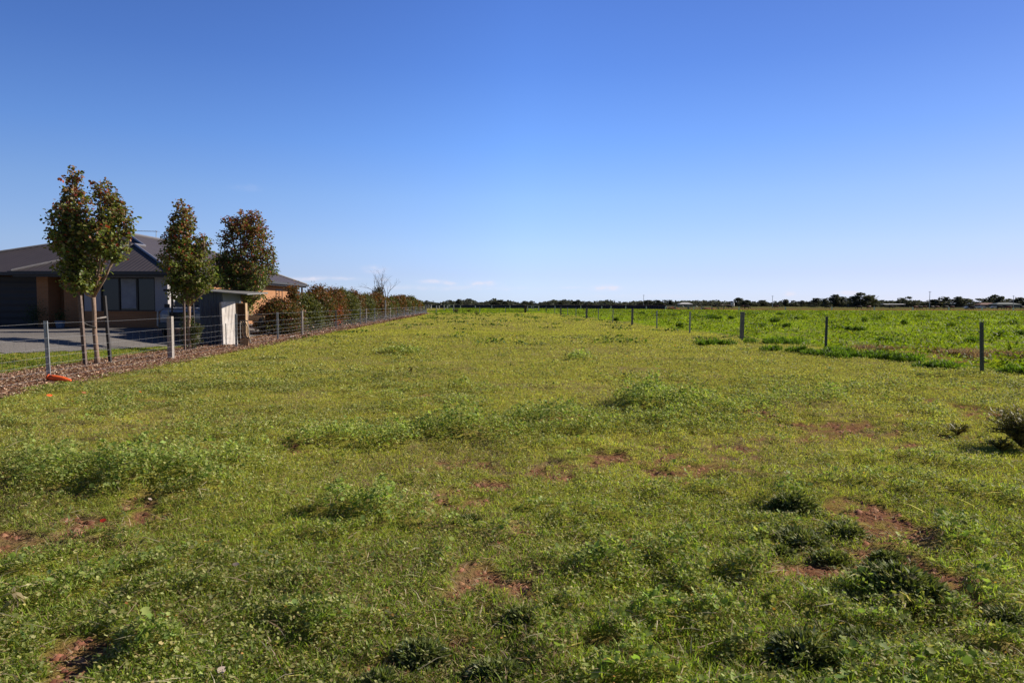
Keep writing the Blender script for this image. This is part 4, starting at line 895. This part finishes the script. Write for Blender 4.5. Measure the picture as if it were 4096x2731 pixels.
LG = [(.13,.17,.035),(.18,.21,.05),(.08,.11,.028),(.26,.27,.09)]; LR = [(.22,.10,.045),(.28,.14,.06),(.20,.16,.05),(.34,.06,.035),(.15,.14,.045)]
pear(390,1460,17.0,(374,1190),[(292,735,42,68,.75),(280,820,62,85,.8),(300,900,85,90,1),(265,960,70,70,1),(432,770,38,55,.65),(440,845,66,85,1.1),(435,935,80,90,1.35),(345,1010,100,80,1.05),(350,1085,95,60,1),(215,870,32,36,.5),(215,960,34,40,.7),(498,890,40,65,.9),(470,1000,55,50,.9),(350,1135,65,40,.9)],
     10800,'two-lobed pear tree turning bronze, the nearest of the staked trees',None,(LG,LR),[3,3,2,2],.054,(((372,1185),(322,1140),.022),((372,1200),(405,1120),.04)))
pear(757,1405,22.2,(757,1225),[(735,850,42,52,.8),(720,905,30,40,.5),(765,900,38,45,.7),(690,900,22,30,.4),(745,960,60,65,.95),(700,960,40,40,.7),(820,980,40,50,.6),(735,1040,90,70,1),(790,1035,60,55,.9),(730,1110,75,55,1),(790,1130,70,50,.95),(655,1040,32,25,.5),(745,1170,60,40,.95),(850,1100,35,40,.7)],
     9400,'narrow pear tree with sparse top standing left of the tin shed',None,(LG,LR),[3,3,2,2],.055,(((757,1225),(790,1190),.022),((757,1225),(735,1185),.022)))
pear(985,1375,27.6,(988,1240),[(965,870,55,40,.75),(1010,890,55,50,.75),(925,905,45,45,.65),(960,930,70,55,.9),(1030,955,60,60,.85),(905,960,42,40,.6),(990,1010,85,55,.9),(910,1040,75,45,1),(1060,1030,40,60,.7),(890,1090,65,60,1.1),(960,1090,95,60,1.1),(1040,1100,65,50,1),(1085,1060,25,50,.6),(940,1150,95,45,1.1),(1010,1160,70,45,1),(985,1210,45,45,.8)],
     16500,'widest pear tree, red topped, rising behind the tin shed',None,(LG,[(.28,.075,.05),(.24,.11,.045),(.33,.08,.06),(.20,.14,.045)]),[3,3,2,1],.07)
def stake(pa, pb, d, w, m_, lab):
    a, b = pd(*pa, d), pd(*pb, d); a.z = float(zg(a.x, a.y)) ; q = MB(); stakepost(q, a, b.z - a.z, w, (b.x - a.x, 0)); o = q.build('tree_stake', m_, bevel=.004); tag(o, lab, 'stake')
stake((343,1475),(319,1180),16.6,.075,MT['stake'],'brown timber stake left of the nearest pear tree')
stake((443,1458),(418,1183),17.4,.065,MT['stakedark'],'dark timber stake right of the nearest pear tree')
stake((740,1412),(736,1195),21.8,.055,MT['stake'],'brown timber stake at the narrow pear tree by the shed')
stake((781,1390),(772,1205),22.6,.05,MT['stakedark'],'dark stake between the narrow pear tree and the shed')
for pts, m_, lab in (([(376,1276,17.0),(400,1272,17.1),(424,1268,17.3)], 'tiegrey', 'grey webbing tie between nearest tree and its dark stake'), ([(328,1288,16.7),(350,1300,16.8),(384,1311,16.9)], 'tie', 'black tie strap between nearest tree and its brown stake'),
                     ([(738,1265,21.9),(752,1266,22.1),(774,1264,22.5)], 'tie', 'dark tie strap holding the narrow pear tree')):
    q = MB(); q.tube([pd(*p) for p in pts], .022, 6); tag(q.build('tree_tie', MT[m_]), lab, 'tie')
def leafy(name, base, blobs, n, cols, cw, lsz, label, cat, group=None, mt='leaf', stems=5, tm='rhomb', sm='barkdark', gap=.12, redtop=None):
    e = empty(name, base, label, cat, group); P = []; st = MB()
    w_ = [b[3]*b[5] for b in blobs]; 
    for b in blobs:
        c = np.array(b[:3]); r_ = np.array(b[3:6]); ncl = max(3, int(n/12*b[3]*b[5]/sum(w_)))
        for _ in range(ncl):
            v = RNG.normal(0, 1, 3); v /= np.linalg.norm(v); v *= RNG.random()**.33*(.85 + .3*RNG.random()); q = c + v*r_; P.append(q + RNG.normal(0, gap, (12, 3)))
        st.tube([(random.uniform(-.05,.05), random.uniform(-.05,.05), -.05), tuple(c*np.array([.5,.5,.5])), tuple(c + np.array([0,0,r_[2]*.5]))], [.03,.02,.006], 5)
    P = np.concatenate(P); P = P[P[:, 2] > .03]; n_ = len(P); c = pal(n_, cols, cw, .22)
    if redtop is not None:
        h_ = (P[:, 2] - P[:, 2].min())/np.ptp(P[:, 2]); k = RNG.random(n_) < h_*.6; rc = pal(n_, redtop); c[k] = rc[k]
    V, Pl, Sz, C_ = leaves(P, lsz*(.65 + .7*RNG.random(n_)), RNG.normal(.25, .6, n_), c, tm, roll=.7)
    link('foliage', np_mesh('foliage', V, Pl, Sz, C_), MT[mt], e); st.build('stem', MT[sm], e, world=False); return e
b0 = pd(765,1402,22.3); b0.z = float(zg(b0.x, b0.y))
leafy('climber', b0, [(-.1,0,.35,.18,.16,.35),(-.12,0,.8,.2,.16,.3),(.12,0,.5,.2,.16,.35),(.2,0,.75,.14,.12,.2),(-.15,0,1.1,.14,.1,.12)], 2600, [(.06,.085,.025),(.10,.12,.035),(.14,.09,.04)], [3,2,1], .05, 'leafy climber wrapped round the foot of the narrow pear tree', 'climber', gap=.06)
# photinia hedge
HG = [(.08,.10,.03),(.12,.13,.045),(.17,.10,.045),(.05,.07,.022),(.22,.21,.10)]
hcnt = 0; words = ['first','second','third','fourth','fifth','sixth','seventh','eighth','ninth','tenth','eleventh','twelfth','thirteenth','fourteenth','fifteenth','sixteenth','seventeenth','eighteenth','nineteenth','twentieth','twenty-first','twenty-second','twenty-third','twenty-fourth','twenty-fifth']
hy = 34.2
while hy < 121 and hcnt < 24:
    u = 1.35 + random.uniform(-.1,.1); x = FX0 + FXK*hy - u; hh = 2.5 + random.uniform(-.38,.25); ww = .98 + random.uniform(-.1,.15)
    if hcnt == 0: hh = 1.75; ww = 1.25
    if hcnt == 1: hh = 1.95; ww = 1.2
    if hcnt == 2: hh = 2.62; ww = 1.3
    ls_ = .10*max(1, hy/50)**.7; cw = [[3,2,5,2,1],[3,5,.6,3,1],[4,2,3,3,.6],[1.5,2,7,1,1.5],[5,5,.4,2,2]][hcnt % 5]
    blobs = [(0,0,hh*.30,ww,ww*1.15,hh*.30),(-.15,.15,hh*.60,ww*.85,ww*.95,hh*.26),(.2,-.2,hh*.62,ww*.75,ww*.85,hh*.26),(random.uniform(-.2,.2),random.uniform(-.3,.3),hh*.86,ww*.5,ww*.5,hh*.16)]
    if hcnt == 0: blobs += [(.5,.3,2.1,.22,.25,.42),(-.9,0,.8,.5,.5,.5)]
    leafy('hedge_shrub', Vector((x, hy, float(zg(x, hy)))), blobs, int(19000*min(1, 50/hy)), HG, cw, ls_, f'{words[hcnt]} photinia shrub counted from the house end of the hedge', 'shrub', 'photinia shrubs of the hedge', redtop=[(.20,.06,.03),(.15,.075,.03),(.26,.10,.035)] if hcnt % 5 not in (1, 4) else [(.12,.12,.03),(.16,.15,.05)])
    hcnt += 1; hy += 3.7 + .012*hy*random.uniform(.2, 1.2)
# shaded rust-orange shrub inside the hedge
leafy('rust_shrub', Vector((FX0 + FXK*46 - .9, 46, 0)), [(0,0,.5,.25,.3,.45),(0,0,1.15,.3,.35,.45)], 900, [(.42,.09,.03),(.30,.07,.03)], None, .09, 'small rust-orange shrub inside the hedge', 'shrub')
# bare tree behind the hedge
def branch(b, p, d, l, r_, depth, spread=.55):
    n = 3; pts = [p]; rr = [r_]; q = p; dd = Vector(d)
    for i in range(n): dd = (dd + Vector((random.gauss(0,.16), random.gauss(0,.16), random.gauss(.04,.1)))).normalized(); q = q + dd*l/n; pts.append(q); rr.append(r_*(1 - .45*(i+1)/n))
    b.tube(pts, rr, 5 if depth < 2 else 4, cap=False)
    if depth >= 5: return
    for k in range(2 if depth < 1 else random.choice((2,3))):
        nd = (dd + Vector((random.gauss(0,spread), random.gauss(0,spread), random.gauss(.1,.25)))).normalized()
        branch(b, pts[-1] if k < 2 else pts[-2], nd, l*random.uniform(.62,.86), rr[-1]*.8, depth+1, spread)
bt = empty('bare_tree', (-15.0, 80, .1), 'leafless pale tree rising above the hedge', 'tree'); q = MB()
branch(q, Vector((-15.0,80,.0)), (0.05,0,1), 2.0, .2, 0, .42); branch(q, Vector((-14.8,80,.5)), (.25,0,1), 1.7, .15, 1, .42); branch(q, Vector((-15.1,80,.5)), (-.2,0,1), 1.7, .15, 1, .42); q.build('trunk', MT['bone'], bt)
leafy('dark_tree', Vector((-15.35, 78, .0)), [(0,0,2.3,.9,.8,.9),(.1,0,3.15,.6,.5,.55),(-.3,0,1.2,1.1,1,.9)], 3600, [(.07,.05,.035),(.05,.06,.03),(.11,.07,.04)], None, .14, 'dark bushy tree in front of the bare tree above the hedge', 'tree')
leafy('dark_tree', Vector((-17.0, 108, .0)), [(0,0,2.3,1.0,.9,.8),(.9,0,2.0,.8,.7,.7)], 1100, [(.05,.06,.03),(.07,.08,.04)], None, .2, 'dark green treetop above the far end of the hedge', 'tree')
leafy('weed_bush', gp(1825,1251), [(0,0,.35,.5,.4,.35)], 500, [(.05,.06,.02),(.08,.07,.03)], None, .12, 'small dark bush at the far end of the paddock', 'bush', 'dark bushes at the far end of the paddock')
leafy('weed_bush', gp(1872,1249), [(0,0,.25,.4,.3,.25)], 300, [(.09,.06,.03),(.06,.05,.02)], None, .12, 'second small dark bush right of the first at the paddock end', 'bush', 'dark bushes at the far end of the paddock')
leafy('weed_bush', gp(1906,1262), [(0,0,.25,.25,.2,.25)], 200, [(.09,.07,.03),(.06,.05,.02)], None, .10, 'small brown bush in front of the cross fence', 'bush', 'dark bushes at the far end of the paddock')
leafy('weed_bush', gp(2083,1252), [(0,0,.2,.4,.3,.18)], 200, [(.12,.07,.05),(.06,.05,.02)], None, .10, 'low brown bush beside the thick dark post of the cross fence', 'bush', 'dark bushes at the far end of the paddock')
for (px, py, w, h, lab) in ((2850,1378,.8,.22,'dark grass clump at the crop edge behind the large timber post'),(3457,1290,.35,.5,'upright dark plant in the crop right of the second picket'),(3350,1315,.35,.32,'dark tuft in the crop beside the second steel picket'),
                            (3120,1375,1.1,.28,'bushy green clump on the fence line right of the timber post'),(3230,1412,1.0,.26,'bushy green clump at the foot of the second picket'),(3370,1425,1.1,.27,'long green clump between the two near pickets'),
                            (3560,1440,.8,.25,'dark green clump in front of the dead grass band'),(3760,1475,.6,.18,'low olive clump just left of the nearest right picket'),(3530,1368,.45,.26,'dark spiky tuft in the crop above the dead grass'),
                            (3880,1370,.4,.25,'dark spiky tuft in the crop left of the nearest right picket'),(4080,1500,.3,.2,'black-green clump at the right edge by the fence'),(2840,1272,1.5,.4,'dark patch of taller crop seen over the fence')):
    b = gp(px, py); PP = []
    for q_ in range(9):
        n_ = int(220*min(1.6, w)); ox, oy = RNG.normal(0, w*.55), RNG.normal(0, w*.5); rr_ = w*(.14 + .28*RNG.random()); hh_ = h*(.45 + .6*RNG.random()); a = RNG.random(n_)*6.283; r_ = np.sqrt(RNG.random(n_))
        PP.append(np.stack([ox + np.cos(a)*r_*rr_, oy + np.sin(a)*r_*rr_, RNG.random(n_)*hh_*(1 - .6*r_**2)], -1))
    P = np.concatenate(PP); n_ = len(P)
    V, Pl, Sz, C_ = leaves(P, (.10 + .06*RNG.random(n_))*max(1, b.y/30)**.5, .4 + .8*RNG.random(n_), pal(n_, [(.11,.19,.02),(.16,.25,.025),(.08,.14,.018)]), 'blade', wid=1.6)
    tag(link('grass_clump', np_mesh('grass_clump', V, Pl, Sz, C_), MT['grassm'], loc=b), lab, 'grass clump', 'taller clumps along the right fence')

tn = 0
for (px, py, wp_, h) in ((2460,1286,30,.3),(2572,1259,28,.4),(2632,1266,34,.35),(2692,1266,36,.4),(2718,1312,40,.35),(2858,1279,70,.5),(2925,1279,26,.35),(2995,1260,60,.4),(3042,1312,40,.3),(3098,1292,56,.45),(3120,1262,50,.4),(3142,1313,46,.35),
                         (3185,1280,60,.35),(3290,1268,60,.35),(3395,1324,46,.28),(3445,1326,70,.3),(3520,1280,50,.4),(3620,1300,50,.4),(3700,1272,60,.4),(3800,1310,40,.3),(3850,1278,60,.4),(3995,1350,60,.35),(4050,1300,70,.45),(4070,1345,40,.3)):
    b = gp(px, py, 0); w = wp_/F*b.y; tn += 1; PP = []
    for q_ in range(6):
        n_ = 110; ox, oy = RNG.normal(0, w*.18), RNG.normal(0, w*.15); rr_ = w*(.12 + .2*RNG.random()); a = RNG.random(n_)*6.283; r_ = np.sqrt(RNG.random(n_))
        PP.append(np.stack([ox + np.cos(a)*r_*rr_, oy + np.sin(a)*r_*rr_, .05 + RNG.random(n_)*h*(.5 + .6*RNG.random())*(1 - .6*r_**2)], -1))
    P = np.concatenate(PP); V, Pl, Sz, C_ = leaves(P, (.09 + .05*RNG.random(len(P)))*max(1, b.y/30)**.6, .3 + .8*RNG.random(len(P)), pal(len(P), [(.09,.15,.016),(.13,.20,.02),(.06,.11,.014)]), 'blade', wid=2.0)
    tag(link('crop_tuft', np_mesh('crop_tuft', V, Pl, Sz, C_), MT['grassm'], loc=b), f'{words[tn-1]} dark tuft from the left standing out of the green crop', 'grass tuft', 'dark tufts standing out of the green crop')

# ------------------------------------------------------------------ distant gum trees, one by one
EG = [(.085,.094,.07),(.115,.12,.09),(.066,.076,.06),(.145,.145,.115)]
def gum_mesh(i, style):
    rs = np.random.default_rng(100 + i); P = []; tr_ = MB(); blobs = []
    nb = 9 if style != 'wide' else 13
    for k in range(nb):
        a = rs.random()*6.283; r_ = rs.random()**.6*(.36 if style == 'tall' else .46); z = .34 + .54*rs.random()
        if style == 'bushy': z = .12 + .7*rs.random()
        w = (.13 + .1*rs.random())*(1.15 if style != 'thin' else .6); blobs.append((math.cos(a)*r_, math.sin(a)*r_, z*(1 - .25*r_), w*1.12, w*1.12, w*.85))
    blobs.append((0,0,.9,.15,.15,.09))
    if True:
        for k in range(6 if style != 'thin' else 3): blobs.append((rs.normal(0,.25), rs.normal(0,.2), .13 + .12*rs.random(), .2, .18, .14))
    for b in blobs:
        for _ in range(85 if style != 'thin' else 30):
            v = rs.normal(0, 1, 3); v /= np.linalg.norm(v); v *= rs.random()**.35; P.append(np.array(b[:3]) + v*np.array(b[3:6]))
        c = Vector(b[:3]); tr_.tube([(0,0,.2 + .1*rs.random()), c*.6 + Vector((0,0,.08)), c], [.018,.012,.005], 4, cap=False)
    tr_.tube([(0,0,-.02),(.01,.0,.2),(0,.01,.42),(.0,0,.7)], [.03,.024,.018,.008], 6)
    P = np.array(P); P = P[P[:, 2] > .04]; n_ = len(P); c = pal(n_, EG, [3,3,3,1], .2)
    V, Pl, Sz, C_ = leaves(P, .075*(.6 + .8*rs.random(n_)), rs.normal(.1, .6, n_), c, 'round', roll=.8)
    cm = np_mesh('crown', V, Pl, Sz, C_); cm.materials.append(MT['eucm'])
    tm_ = bpy.data.meshes.new('trunk'); tm_.from_pydata(tr_.v, [], tr_.f); tm_.materials.append(MT['barkdark']); return cm, tm_
GUMS = [gum_mesh(0,'wide'), gum_mesh(1,'tall'), gum_mesh(2,'bushy'), gum_mesh(3,'wide'), gum_mesh(4,'thin'), gum_mesh(5,'bushy'), gum_mesh(6,'tall'), gum_mesh(7,'bushy')]
GT = [(1707,1202,24,5),(1722,1212,20,7),(1733,1203,12,4),(1748,1211,26,2),(1765,1209,22,7),(1784,1205,24,5),(1798,1200,34,2),(1818,1209,22,7),(1833,1197,24,0),(1850,1208,24,2),(1865,1198,14,4),(1872,1210,22,7),(1893,1210,26,5),(1914,1211,22,2),(1928,1208,18,1),(1943,1210,24,5),
 (1960,1211,20,7),(1979,1205,24,0),(2003,1200,34,3),(2020,1204,22,1),(2045,1205,32,2),(2070,1210,28,7),(2095,1204,26,0),(2108,1210,20,5),(2125,1203,18,1),(2142,1211,22,7),(2160,1210,24,2),(2175,1209,20,5),(2192,1207,28,2),(2215,1208,20,7),(2236,1209,22,5),(2252,1203,22,0),(2272,1209,22,2),
 (2292,1208,22,7),(2312,1200,26,0),(2333,1204,26,2),(2356,1205,28,5),(2383,1206,30,2),(2408,1210,24,7),(2432,1209,26,5),(2455,1210,26,2),(2478,1205,24,7),(2500,1209,24,5),(2524,1210,26,2),(2548,1210,24,7),(2566,1208,22,1),(2592,1201,26,0),(2612,1204,24,2),(2633,1201,28,3),(2657,1200,30,2),(2683,1200,26,6),(2703,1207,26,5),(2722,1210,18,7),
 (2742,1214,22,2),(2763,1212,28,5),(2780,1214,20,7),(2797,1209,22,2),(2820,1213,22,5),(2841,1208,24,4),(2862,1213,22,2),(2884,1208,20,4),(2905,1211,26,7),(2926,1205,28,2),(2953,1191,30,1),(2972,1212,26,5),(2987,1200,34,3),(3013,1206,28,5),(3045,1201,44,3),(3074,1210,24,7),(3100,1204,28,2),(3122,1204,26,5),(3143,1198,32,6),(3172,1202,30,2),
 (3190,1209,24,7),(3208,1202,20,1),(3228,1209,26,5),(3246,1210,22,2),(3268,1193,46,3),(3300,1195,34,6),(3335,1180,56,0),(3366,1212,28,5),(3392,1194,40,2),(3418,1203,28,7),(3440,1173,62,0),(3478,1197,34,2),(3502,1206,26,5),(3527,1200,38,2),(3560,1202,32,7),(3590,1202,28,3),(3609,1192,26,6),(3635,1187,42,2),(3665,1210,34,5),(3697,1219,22,7),
 (3735,1198,64,3),(3758,1214,24,5),(3785,1188,42,6),(3826,1188,50,0),(3866,1195,40,3),(3888,1207,26,5),(3912,1194,44,2),(3940,1195,34,6),(3976,1180,40,1),(4004,1186,34,3),(4036,1195,44,2),(4062,1200,32,5),(4082,1190,48,3),(4115,1196,46,2),(4150,1190,50,0),(4190,1198,50,2)]
def ordn(k):
    tens = ['','','twenty','thirty','forty','fifty','sixty']; 
    if k <= 25: return words[k-1]
    o = ['','first','second','third','fourth','fifth','sixth','seventh','eighth','ninth']
    if k % 10 == 0: return {30:'thirtieth',40:'fortieth',50:'fiftieth',60:'sixtieth'}[k]
    return f'{tens[k//10]}-{o[k%10]}'
seg = {}
for (px, ty, w, v) in GT:
    key = 'above the long black wall' if px < 2690 else ('right of the lattice gates' if px < 3240 else 'on the right-hand skyline'); seg[key] = seg.get(key, 0) + 1
    hz = 1219 + .0025*(px - CX); big = px > 3240
    d = (600 if big else 780) + random.uniform(-60, 60); 
    if not big and ty > 1207: d += 160
    p = pd(px, hz, d); zt = H + (hz - ty)/F*d; cm, tm_ = GUMS[v]
    e = empty('gum_tree', (p.x, p.y, 0), f"{ordn(seg[key])} gum tree from the left {key}, {['broad and open','tall and narrow','dense and rounded','broad and open','sparse and wispy','dense and low','tall and upright','dense and low'][v]}", 'tree', 'distant gum trees on the skyline', rz=random.uniform(0, 6.28))
    sx = w*1.62/F*d/1.0; e.scale = (sx, sx, zt/.985)
    for nm, ms in (('crown', cm), ('trunk', tm_)): o = bpy.data.objects.new(nm, ms); COL.objects.link(o); o.parent = e
def far_wood():
    n = 80000; x = RNG.uniform(-560, 1250, n); y = 930 + 130*RNG.random(n); hgt = 1.5 + 13*np.clip(fbm(x*.05, y*.002, 131, 5) - .2, 0, 1); z = hgt*RNG.random(n)**.8
    V, Pl, Sz, C_ = leaves(np.stack([x, y, z], -1), 2.2*(.6 + .7*RNG.random(n)), RNG.normal(.1, .6, n), pal(n, [(.095,.105,.095),(.12,.125,.11)]), 'round')
    tag(link('far_wood', np_mesh('far_wood', V, Pl, Sz, C_), MT['eucm']), 'low far-off belt of bush along the horizon', 'wood', kind='stuff')
far_wood()
# ------------------------------------------------------------------ cattle and farm buildings far away
def cow_mesh():
    b = MB(); b.tube([(-.95,0,1.0),(-.8,0,1.05),(-.3,0,.98),(.3,0,.97),(.75,0,1.05),(.95,0,1.0)], [.12,.30,.38,.37,.31,.18], 9)
    b.tube([(.85,0,1.1),(1.15,0,.85),(1.35,0,.45),(1.5,0,.25)], [.2,.15,.13,.07], 7)
    for x in (-.72, .68):
        for y in (-.2, .2): b.tube([(x,y,.85),(x + .03,y,.45),(x,y,0)], [.12,.06,.05], 6)
    b.tube([(-.95,0,1.15),(-1.02,0,.6)], [.03,.02], 4); b.tube([(1.1,-.2,.95),(1.1,.2,.95)], [.03,.03], 4)
    me = bpy.data.meshes.new('cow'); me.from_pydata(b.v, [], b.f); me.polygons.foreach_set('use_smooth', [True]*len(b.f)); return me
cmesh = {'black': cow_mesh(), 'red': cow_mesh()}; cmesh['black'].materials.append(MT['cowblack']); cmesh['red'].materials.append(MT['cowred'])
cn = 0
for (px, d, k) in [(2858,330,'black'),(2921,300,'black'),(2974,320,'red'),(2986,280,'black'),(3104,330,'red'),(3311,340,'black'),(3437,290,'black'),(3476,300,'red'),(3564,360,'black'),(3660,290,'red'),(3672,320,'black'),(3681,320,'black'),(3697,330,'red'),(3727,270,'black'),(3748,330,'red'),(3784,290,'black'),(3808,340,'red'),(3884,270,'black'),(3998,300,'black'),(4034,290,'red'),(4045,320,'black'),(4088,280,'black')]:
    p = pd(px, 1235, d); o = bpy.data.objects.new('cow', cmesh[k]); COL.objects.link(o); o.location = (p.x, p.y, .05); o.rotation_euler = (0, 0, random.choice((0, math.pi)) + random.uniform(-.5, .5)); o.scale = (1.12,)*3
    cn += 1; tag(o, f'{"black" if k == "black" else "red-brown"} cow grazing in the far pasture, {words[cn-1]} from the left', 'cow', 'cattle grazing beyond the crop')
def shed(px, d, w, dep, h, rise, wallm, roofm, label, name='farm_shed', cat='shed', openf=False):
    p = pd(px, 1230, d); e = empty(name, (p.x, p.y, 0), label, cat); q = MB()
    if openf:
        for sx in (-1, 0, 1):
            for sy in (0, 1): q.box((sx*w*.47, sy*dep, h/2), (.22,.22,h))
        q.build('post', MT['wood'], e, world=False)
    else:
        q.add([(-w/2,0,0),(w/2,0,0),(w/2,dep,0),(-w/2,dep,0),(-w/2,0,h),(w/2,0,h),(w/2,dep,h),(-w/2,dep,h)], [(0,1,5,4),(1,2,6,5),(2,3,7,6),(3,0,4,7)]); q.build('wall', wallm, e, world=False)
        q = MB(); q.box((-w*.2,-.03,h*.45), (w*.18,.05,h*.7)); q.build('door', MT['black'], e, world=False)
    q = MB(); q.add([(-w/2-.4,-.4,h),(w/2+.4,-.4,h),(w/2+.4,dep+.4,h),(-w/2-.4,dep+.4,h),(-w/2*(.5 if rise > .5 else 1),dep/2,h+rise),(w/2*(.5 if rise > .5 else 1),dep/2,h+rise)], [(0,1,5,4),(1,2,5),(2,3,4,5),(3,0,4),(3,2,1,0)]); q.build('roof', roofm, e, world=False)
shed(3579, 500, 15, 6, 2.6, .35, MT['farwall'], MT['white'], 'open shelter with a flat pale roof in the far pasture', 'open_shelter', 'shelter', True)
shed(3835, 560, 16, 9, 3, 1.6, MT['farwall'], MT['blueroof'], 'pale blue-roofed farm shed under the gum trees at right')
shed(3888, 570, 13, 8, 2.8, 1.3, MT['blueroof'], MT['blueroof'], 'blue-grey shed right of the pale blue-roofed one')
shed(3958, 540, 15, 9, 2.6, 1.5, MT['farwall'], MT['redroof'], 'red-roofed farmhouse among the far gum trees', 'farmhouse', 'house')
shed(4035, 520, 19, 9, 2.8, 1.5, MT['greenroof'], MT['greenroof'], 'dark green roofed shed near the right end of the skyline')
shed(2744, 620, 12, 8, 2.6, 1.4, MT['farwall'], MT['white'], 'pale roofed farmhouse above the lattice gates', 'farmhouse', 'house')
shed(2905, 480, 7, 4, 1.9, .15, MT['farwall'], MT['wood'], 'low brown shelter left of the water tank', 'open_shelter', 'shelter', True)
for (px, d, w, lab) in ((3875,330,4.2,'white utility car parked near the far gum trees'),(3930,420,4.6,'white car parked left of the red-roofed farmhouse'),(3978,400,4.8,'white car parked in front of the red-roofed farmhouse'),(3905,380,4.4,'pale car between the blue shed and the farmhouse')):
    p = pd(px, 1233, d); e = empty('distant_car', (p.x, p.y, .05), lab, 'car'); q = MB()
    q.add([(s_*x, y, z) for y in (-.8,.8) for s_, x, z in ((-1,w/2,.4),(1,w/2,.4),(1,w/2,.85),(1,w*.3,.95),(1,w*.18,1.42),(-1,w*.22,1.42),(-1,w*.4,.95),(-1,w/2,.9))], [(0,1,2,3,4,5,6,7),(15,14,13,12,11,10,9,8)] + [(i,(i+1)%8,8+(i+1)%8,8+i)[::-1] for i in range(8)]); q.build('body', MT['white'], e, world=False)
    for sx in (-.3,.3): q = MB(); q.tube([(sx*w,-.85,.32),(sx*w,.85,.32)], .32, 10); q.build('wheel', MT['tyre'], e, world=False)
p = pd(2930, 1230, 420); e = empty('water_tank', (p.x, p.y, 0), 'small white water tank left of the tall rounded gum tree', 'tank'); q = MB(); q.tube([(0,0,1.2),(0,0,3.0)], 1.1, 14); q.build('tank_body', MT['white'], e, world=False); q = MB(); q.tube([(0,0,3.0),(0,0,3.4)], [1.1,.1], 14); q.tube([(-.6,0,0),(-.6,0,1.2)], .08, 5); q.tube([(.6,0,0),(.6,0,1.2)], .08, 5); q.build('tank_stand', MT['galv'], e, world=False)
for (px, d, h, lab) in ((3717,420,10.5,'pale power pole standing alone right of the open shelter'),(3089,520,9,'power pole among the trees behind the cattle'),(2574,560,10,'power pole above the black wall'),(4052,480,9,'power pole near the right end of the skyline')):
    p = pd(px, 1230, d); e = empty('power_pole', (p.x, p.y, 0), lab, 'pole'); q = MB(); q.tube([(0,0,0),(0,0,h)], [.2,.14], 6); q.build('pole', MT['galv'], e, world=False); q = MB(); q.box((0,0,h-.5), (1.8,.12,.14)); q.build('crossarm', MT['wood'], e, world=False)
